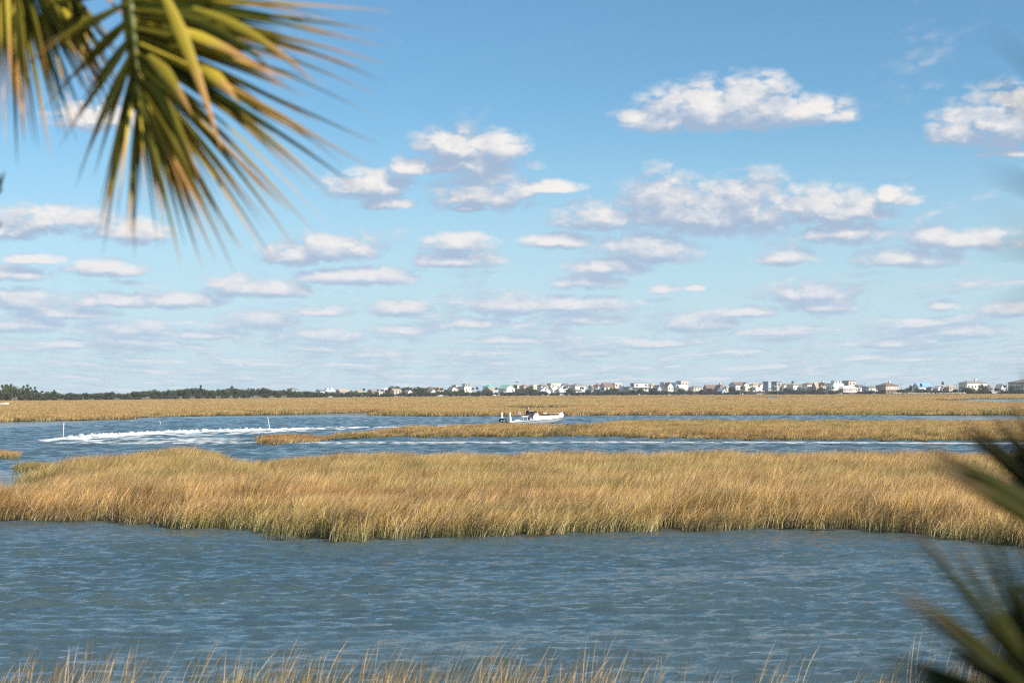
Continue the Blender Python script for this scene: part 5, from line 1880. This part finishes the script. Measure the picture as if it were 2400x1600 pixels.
# ------------------------------------------------------------------ near palms
def palm_leaf_mat(name, c1, c2, tipc, tip0=0.62):
    m = bpy.data.materials.new(name)
    m.use_nodes = True
    nt = m.node_tree
    nt.nodes.clear()
    t = NT(nt)
    out = t.n('ShaderNodeOutputMaterial')
    u = t.n('ShaderNodeAttribute', attribute_name='along').outputs['Fac']
    v = t.n('ShaderNodeAttribute', attribute_name='across').outputs['Fac']
    oi = t.n('ShaderNodeObjectInfo')
    c = t.mix(t.math('POWER', oi.outputs['Random'], 1.35), c1, c2)
    ribs = t.math('MULTIPLY', t.math('SINE', t.math('MULTIPLY', v, 40.0)), 0.08)
    tp = t.rng(t.math('ADD', u, t.math('MULTIPLY', t.math('SUBTRACT', oi.outputs['Random'], 0.5), 0.5)), tip0, tip0 + 0.30)
    c = t.mix(tp, c, tipc)
    cs = t.vec('SCALE', c)
    t.put(cs.node.inputs['Scale'], t.math('ADD', ribs, 1.0))
    di = t.n('ShaderNodeBsdfPrincipled')
    t.put(di.inputs['Base Color'], cs)
    di.inputs['Roughness'].default_value = 0.5
    di.inputs['Specular IOR Level'].default_value = 0.2
    tr = t.n('ShaderNodeBsdfTranslucent')
    t.put(tr.inputs[0], cs)
    mx = t.n('ShaderNodeMixShader')
    mx.inputs[0].default_value = 0.26
    t.put(mx.inputs[1], di.outputs[0])
    t.put(mx.inputs[2], tr.outputs[0])
    t.put(out.inputs[0], mx.outputs[0])
    return m


PALM_A = palm_leaf_mat('palmetto_leaf', (0.038, 0.058, 0.008, 1), (0.66, 0.50, 0.060, 1), (0.60, 0.33, 0.12, 1), 0.58)  # leaflet tones run from shadowed green to sunlit yellow, light put into the colour
PALM_B = palm_leaf_mat('palmetto_leaf_dark', (0.012, 0.018, 0.006, 1), (0.070, 0.075, 0.015, 1), (0.24, 0.15, 0.08, 1), 0.84)  # leaf green darkened so the colour itself carries the right palmetto's shade
BOOT = mat('palm_boots', (0.16, 0.12, 0.08), 0.95, 0.1, var=0.3, scale=6, bump=0.4)
PETI = mat('palm_petiole', (0.14, 0.16, 0.04), 0.5, 0.4, var=0.15)


def leaflet(name, parent, base, tip, w, m, droop=0.06, fold=0.5, seg=9, wb=0.45, rev=None, face=None):
    """a folded strap leaf from base to tip; w = widest width"""
    d = tip - base
    L = d.length
    dn = d.normalized()
    view = Vector((0, 1, 0)) if face is None else face
    side = dn.cross(view)
    if side.length < 1e-3:
        side = dn.cross(Vector((0, 0, 1)))
    side.normalize()
    if rev:
        side.rotate(Matrix.Rotation(rev, 3, dn))
    up = side.cross(dn).normalized()
    vs, al, ac, fs = [], [], [], []
    for i in range(seg + 1):
        u = i / seg
        prof = (wb + (1 - wb) * min(u / 0.32, 1.0)) if u < 0.32 else max(1 - ((u - 0.32) / 0.68) ** 1.25, 0.03)
        c = base + d * u + Vector((0, 0, 1)) * (droop * L * (4 * u * (1 - u)) * 0.5) - Vector((0, 0, 1)) * (droop * L * 0.12 * u * u)
        hw = w * prof / 2
        vs += [tuple(c - side * hw + up * hw * fold), tuple(c - up * hw * fold * 0.4), tuple(c + side * hw + up * hw * fold)]
        al += [u, u, u]
        ac += [0.0, 0.5, 1.0]
    for i in range(seg):
        a = i * 3
        fs += [(a, a + 1, a + 4, a + 3), (a + 1, a + 2, a + 5, a + 4)]
    me = bpy.data.meshes.new(name)
    me.from_pydata(vs, [], fs)
    me.materials.append(m)
    me.polygons.foreach_set('use_smooth', [True] * len(fs))
    set_attr(me, 'along', 'FLOAT', 'POINT', np.array(al, dtype=np.float32))
    set_attr(me, 'across', 'FLOAT', 'POINT', np.array(ac, dtype=np.float32))
    return link(name, me, parent)


def palm_trunk(parent, base, top, r):
    n = 14
    pts = [base.lerp(top, i / n) for i in range(n + 1)]
    b = MB().tube([p - base for p in pts], [r * (1.15 - 0.2 * i / n + (0.08 if i % 2 else 0)) for i in range(n + 1)], 12)
    t = b.build('trunk', BOOT, parent, True)
    boots = MB()
    for i in range(16):
        a = i * 2.4
        z = (top - base).z * (0.55 + 0.45 * i / 16)
        c = (top - base) * (z / (top - base).z)
        d = Vector((math.cos(a), math.sin(a), 0))
        s = Vector((-d.y, d.x, 0)) * 0.05
        p0 = c + d * r * 0.9
        p1 = c + d * (r + 0.10) + Vector((0, 0, 0.28))
        boots.add([p0 - s, p0 + s, p1 + s * 0.5, p1 - s * 0.5, p0 - s + d * 0.04, p0 + s + d * 0.04, p1 + s * 0.5 + d * 0.03, p1 - s * 0.5 + d * 0.03], [(0, 3, 2, 1), (4, 5, 6, 7), (0, 1, 5, 4), (1, 2, 6, 5), (2, 3, 7, 6), (3, 0, 4, 7)])
    boots.build('leaf_base', BOOT, t)


def left_palm():
    r = random.Random(4)
    base = Vector((-3.3, 6.9, 0.88))
    top = Vector((-2.75, 6.8, 6.5))
    o = empty('cabbage_palm', base)
    palm_trunk(o, base, top, 0.17)

    def P(px, py, Y):
        return at(px, py, Y) - base
    # frond in front, hanging into the frame: leaf segments fan out from its rib
    Y0 = 6.0
    f1 = empty('frond', (0, 0, 0)); f1.parent = o
    MB().tube([top - base, P(40, -420, 6.3), P(230, -200, 6.05), P(300, -40, Y0), P(318, 120, Y0 - 0.02), P(326, 238, Y0 - 0.03)], [0.030, 0.024, 0.018, 0.013, 0.009, 0.004], 8).build('petiole', PETI, f1, True)
    tips = [(560, -330), (700, -260), (800, -170), (880, -90), (905, -30), (880, 25), (868, 67), (872, 108), (866, 146), (862, 178), (850, 212), (846, 262), (860, 330), (836, 380), (812, 418), (766, 452), (744, 502), (706, 520), (668, 556), (618, 583), (556, 580), (532, 614), (498, 598), (462, 606), (420, 610), (370, 560), (316, 584), (250, 566), (230, 536), (190, 420), (150, 330), (110, 250), (60, 150), (20, 40)]
    n = len(tips)
    for lay in range(6):
        for i, (tx, ty) in enumerate(tips):
            if lay and (i > 27 and lay > 3 or r.random() < 0.22):
                continue
            u = i / (n - 1)
            if i <= 26:
                b_ = min(i / 24.0, 1.0)
                bx, by = 306 + 18 * b_, -60 + 292 * b_
            else:
                b_ = (i - 26) / 7.0
                bx, by = 322 - 26 * b_, 232 - 260 * b_
            if lay:
                f = r.uniform(0.62, 0.98)
                tx2 = bx + (tx - bx) * f + r.uniform(-22, 22)
                ty2 = by + (ty - by) * f + r.uniform(-22, 22)
            else:
                tx2, ty2 = bx + (tx - bx) * 1.08 + r.uniform(-5, 5), by + (ty - by) * 1.07 + r.uniform(-5, 5)
            dy = -0.02 + r.uniform(-0.20, 0.20) + (0.25 if i > 27 else 0)
            leaflet('leaflet', f1, P(bx, by, Y0 + r.uniform(-0.03, 0.03)), P(tx2, ty2, Y0 + dy), r.uniform(0.012, 0.023), PALM_A, droop=r.uniform(0.0, 0.10), fold=r.uniform(0.5, 1.2), rev=r.uniform(-1.1, 1.1), wb=0.55)
    # a few broad pale segments hanging in front
    for bx, by, tx, ty, w in ((370, -40, 520, 350, 0.040), (345, 130, 452, 270, 0.045), (380, 60, 660, 190, 0.036), (470, 150, 560, 240, 0.04), (350, 190, 470, 420, 0.036), (450, 20, 740, 190, 0.034), (420, 40, 640, 160, 0.034)):
        leaflet('leaflet', f1, P(bx, by, Y0 - 0.12), P(tx, ty, Y0 - 0.2), w, PALM_A, droop=0.12, fold=0.35, rev=r.uniform(-0.5, 0.3))
    # webbed middle of the leaf
    web = MB()
    ring = [(330, -90), (420, -60), (440, 10), (450, 70), (440, 130), (420, 190), (395, 235), (365, 262), (335, 272), (312, 258), (300, 210), (300, 150), (292, 90), (285, 30), (280, -60)]
    cpt = [P(316 + 4 * (i / 14), -60 + 250 * (1 - abs(i - 7.5) / 7.5), Y0 + 0.03) for i in range(15)]
    rp = [P(x, y, Y0 + (0.045 if i % 2 else 0.0)) for i, (x, y) in enumerate(ring)]
    vs = cpt + rp
    web.add(vs, [(i, i + 1, 15 + i + 1, 15 + i) for i in range(14)])
    wme = web.mesh('blade', PALM_A)
    set_attr(wme, 'along', 'FLOAT', 'POINT', np.zeros(len(vs), dtype=np.float32))
    set_attr(wme, 'across', 'FLOAT', 'POINT', np.zeros(len(vs), dtype=np.float32))
    link('blade', wme, f1)
    # the second frond behind it, hanging straight down at the left edge
    f2 = empty('frond', (0, 0, 0)); f2.parent = o
    MB().tube([top - base, P(-140, -420, 6.5), P(-40, -260, 6.3), P(60, -120, 6.25), P(120, -60, 6.25)], [0.030, 0.024, 0.018, 0.012, 0.005], 8).build('petiole', PETI, f2, True)
    tips2 = [(-190, 120), (-150, 240), (-110, 300), (-70, 330), (-40, 345), (-10, 330), (18, 350), (44, 388), (60, 340), (76, 338), (92, 350), (116, 374), (138, 322), (158, 328), (186, 336), (204, 300), (226, 262), (246, 246), (262, 262), (282, 246), (300, 210), (306, 150), (296, 250), (270, 290), (238, 318), (310, 60)]
    for lay in range(4):
        for i, (tx, ty) in enumerate(tips2):
            if lay and r.random() < 0.12 * lay:
                continue
            u = i / (len(tips2) - 1)
            bx, by = -40 + 190 * u, -230 + 200 * math.sin(u * 2.6)
            f = 1.0 if lay == 0 else r.uniform(0.6, 0.95)
            j = 5 if lay == 0 else 18
            tx2 = bx + (tx - bx) * f + r.uniform(-j, j)
            ty2 = by + (ty - by) * f + r.uniform(-j, j)
            leaflet('leaflet', f2, P(bx + r.uniform(-10, 10), by, 6.25 + r.uniform(-0.05, 0.05)), P(tx2, ty2, 6.25 + r.uniform(-0.25, 0.15)), r.uniform(0.012, 0.023), PALM_A, droop=r.uniform(-0.04, 0.06), fold=r.uniform(0.5, 1.2), rev=r.uniform(-1.1, 1.1), wb=0.5)
    # further fronds of the crown, out of the picture
    for k in range(7):
        a = 0.5 + k * 0.8
        f3 = empty('frond', (0, 0, 0)); f3.parent = o
        c = top - base
        dirv = Vector((math.cos(a) * 0.8, math.sin(a) * 0.8, 0.75 if k % 2 else 0.35))
        if dirv.x > 0.3 and dirv.y < 0.3:
            dirv = Vector((-0.4, 0.5, 0.9))
        hub = c + dirv * 0.9
        MB().tube([c, c + dirv * 0.5 + Vector((0, 0, 0.08)), hub], [0.028, 0.02, 0.01], 6).build('petiole', PETI, f3, True)
        sd = dirv.cross(Vector((0, 0, 1))).normalized()
        for q in range(16):
            th = (q - 7.5) * 0.19
            tip = hub + (dirv.normalized() * math.cos(th) + sd * math.sin(th)) * 0.75 - Vector((0, 0, 0.15 * abs(th)))
            leaflet('leaflet', f3, hub, tip, 0.04, PALM_A, droop=0.1, seg=5)
    tag(o, 'cabbage palm whose yellow green fan fronds hang into the upper left', 'palm')


left_palm()


def right_palm():
    r = random.Random(9)
    base = Vector((1.75, 2.9, 0.88))
    top = Vector((1.55, 2.85, 3.55))
    o = empty('palmetto', base)
    palm_trunk(o, base, top, 0.15)

    def P(px, py, Y):
        return at(px, py, Y) - base

    def fr(Y, hub, tips, w, m, petY, dY=0.0, rep=3):
        f = empty('frond', (0, 0, 0)); f.parent = o
        h = P(hub[0], hub[1], Y)
        c = top - base
        mid = c.lerp(h, 0.55) + Vector((0, 0, 0.06))
        MB().tube([c, mid, h], [0.022, 0.014, 0.006], 8).build('petiole', PETI, f, True)
        for (tx, ty) in [t for t in tips for q in range(rep)]:
            tx, ty = tx + r.uniform(-24, 24), ty + r.uniform(-24, 24)
            leaflet('leaflet', f, P(hub[0] + r.uniform(-8, 8), hub[1] + r.uniform(-8, 8), Y), P(tx, ty, Y + dY + r.uniform(-0.12, 0.12)), w * r.uniform(0.8, 1.2), m, droop=r.uniform(0.0, 0.1), fold=r.uniform(0.3, 0.7), rev=r.uniform(-0.6, 0.6))
        return f
    # dark frond halfway up the right edge
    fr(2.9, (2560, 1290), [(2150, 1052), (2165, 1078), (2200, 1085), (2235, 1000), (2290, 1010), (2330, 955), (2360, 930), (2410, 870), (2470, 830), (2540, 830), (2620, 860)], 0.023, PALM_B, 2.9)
    # lower frond rising from the corner
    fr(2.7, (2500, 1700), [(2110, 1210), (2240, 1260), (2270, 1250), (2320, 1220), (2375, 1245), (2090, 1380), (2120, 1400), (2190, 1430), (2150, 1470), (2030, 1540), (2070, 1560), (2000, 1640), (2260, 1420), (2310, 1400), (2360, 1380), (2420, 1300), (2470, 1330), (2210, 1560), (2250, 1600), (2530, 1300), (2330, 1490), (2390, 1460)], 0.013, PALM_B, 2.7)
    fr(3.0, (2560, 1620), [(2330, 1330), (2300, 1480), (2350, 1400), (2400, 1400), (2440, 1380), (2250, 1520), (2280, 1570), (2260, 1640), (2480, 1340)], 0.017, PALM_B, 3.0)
    # a frond close to the lens, only its soft tips reach the frame
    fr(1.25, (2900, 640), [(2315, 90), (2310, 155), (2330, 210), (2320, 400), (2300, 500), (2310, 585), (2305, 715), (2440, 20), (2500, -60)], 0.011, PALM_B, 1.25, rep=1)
    # extra crown fronds added outside the picture to keep the sun off these
    c = top - base
    for k in range(11):
        a = -2.3 + k * 0.36
        el = 0.75 if k % 2 else 0.35
        dirv = Vector((math.cos(a) * math.cos(el), math.sin(a) * math.cos(el), math.sin(el)))
        if dirv.x < -0.25:
            continue
        f = empty('frond', (0, 0, 0)); f.parent = o
        hub = c + dirv * 0.75
        MB().tube([c, c + dirv * 0.4 + Vector((0, 0, 0.06)), hub], [0.022, 0.016, 0.008], 6).build('petiole', PETI, f, True)
        sd = dirv.cross(Vector((0, 0, 1))).normalized()
        for q in range(26):
            th = (q - 12.5) * 0.17
            tip = hub + (dirv.normalized() * math.cos(th) + sd * math.sin(th)) * 0.75 - Vector((0, 0, 0.10 * abs(th)))
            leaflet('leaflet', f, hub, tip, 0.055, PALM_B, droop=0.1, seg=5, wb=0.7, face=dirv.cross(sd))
    tag(o, 'dark palmetto whose blurred fan fronds reach in at the right edge', 'palm')


right_palm()


def left_sprig():
    base = Vector((-2.05, 6.0, 0.88))
    o = empty('leafy_sapling', base)

    def P(px, py, Y):
        return at(px, py, Y) - base
    MB().tube([Vector((0, 0, 0)), Vector((0.05, 0, 1.8)), P(-60, 560, 6.0), P(-18, 470, 6.0), P(-6, 410, 6.0)], [0.02, 0.016, 0.008, 0.005, 0.003], 6).build('stem', BARK, o, True)
    for a in ((-20, 470, 12, 400), (-14, 450, 6, 445), (-30, 540, 6, 524), (-25, 500, -45, 450), (-40, 530, -70, 500)):
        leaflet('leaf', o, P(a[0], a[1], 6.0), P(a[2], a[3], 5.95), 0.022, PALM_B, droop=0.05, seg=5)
    tag(o, 'dark leafy twig tip at the left edge below the palm frond', 'sapling')


left_sprig()

# ------------------------------------------------------------------ labels for the trees: each told by its neighbours
ORD = ['', 'second', 'third', 'fourth', 'fifth', 'sixth', 'seventh', 'eighth', 'ninth', 'tenth', '11th', '12th', '13th', '14th', '15th', '16th', '17th', '18th', '19th', '20th', '21st', '22nd', '23rd', '24th', '25th', '26th', '27th', '28th', '29th', '30th', '31st', '32nd', '33rd', '34th', '35th', '36th', '37th', '38th', '39th', '40th']


def ordinal(i):
    if i == 0:
        return 'first'
    if i < len(ORD):
        return ORD[i]
    n = i + 1
    return '%d%s' % (n, {1: 'st', 2: 'nd', 3: 'rd'}.get(n % 10 if n % 100 not in (11, 12, 13) else 0, 'th'))


SHORTH = sorted((p, l) for p, l, o in HOUSES)
KIND = {'oak': 'round dark oak', 'pine': 'open crowned pine', 'shrub': 'low dark shrub', 'palm': 'small palm tree'}
cnt = {}
near = {}
for rec in sorted(TREES, key=lambda q: q[0]):
    px, kind, yt, o = rec
    if px < 742:
        i = cnt.get(kind, 0)
        cnt[kind] = i + 1
        o['label'] = '%s, %s of its kind from the left end of the wood' % (KIND[kind], ordinal(i))
        o['group'] = 'trees of the wood on the left shore'
    else:
        h = min(SHORTH, key=lambda q: abs(q[0] - px))
        near.setdefault((kind, h), []).append((px, o))
for (kind, h), lst in near.items():
    words = h[1].split()
    short = []
    for w in words:
        if w in ('with', 'under', 'behind', 'before', 'below', 'left', 'right', 'just', 'beside', 'in', 'raised', 'standing', 'half', 'between', 'seen', 'at', 'above', 'facing,', 'facing', 'rising', 'by', 'and'):
            break
        short.append(w.strip(','))
    key = ' '.join(words[:9]).rstrip(',')
    for j, (px, o) in enumerate(sorted(lst, key=lambda q: q[0])):
        side = 'before' if abs(px - h[0]) < 6 else ('right of' if px > h[0] else 'left of')
        num = '' if len(lst) == 1 else ' %s' % (['nearest', 'second', 'third', 'fourth', 'fifth', 'sixth'][min(j, 5)] if False else ['leftmost', 'second', 'third', 'fourth', 'fifth', 'sixth'][min(j, 5)])
        o['label'] = ('%s%s by the %s' % ((num.strip() + ' ') if num else '', KIND[kind], key))
        o['group'] = 'trees and bushes among the houses'
for rec in TREES:
    w = rec[3]['label'].split()[:16]
    while w[-1].strip(',') in ('with', 'and', 'the', 'of', 'a', 'its', 'two', 'by', 'over', 'before', 'behind', 'left', 'right', 'beside', 'below', 'under', 'in', 'to', 'at', 'between', 'on', 'big', 'just', 'wide', 'tan', 'grey', 'dark', 'white', 'small', 'round', 'half', 'front', 'gable,', 'roof,', 'pale', 'flat'):
        w = w[:-1]
    rec[3]['label'] = ' '.join(w).rstrip(',')

# ------------------------------------------------------------------ haze over the marsh
hz = MB().box(-700, 900, -60, 1900, -1.0, 22.0).mesh('haze', [])
ho = link('haze', hz)
hm = bpy.data.materials.new('haze')
hm.use_nodes = True
hn = hm.node_tree
hn.nodes.clear()
hout = hn.nodes.new('ShaderNodeOutputMaterial')
pv = hn.nodes.new('ShaderNodeVolumePrincipled')
pv.inputs['Color'].default_value = (0.86, 0.93, 1.0, 1)
pv.inputs['Density'].default_value = 0.00009
pv.inputs['Anisotropy'].default_value = 0.0
hn.links.new(pv.outputs[0], hout.inputs['Volume'])
hz.materials.append(hm)
tag(ho, 'thin pale haze lying over the marsh', 'haze', kind='stuff')
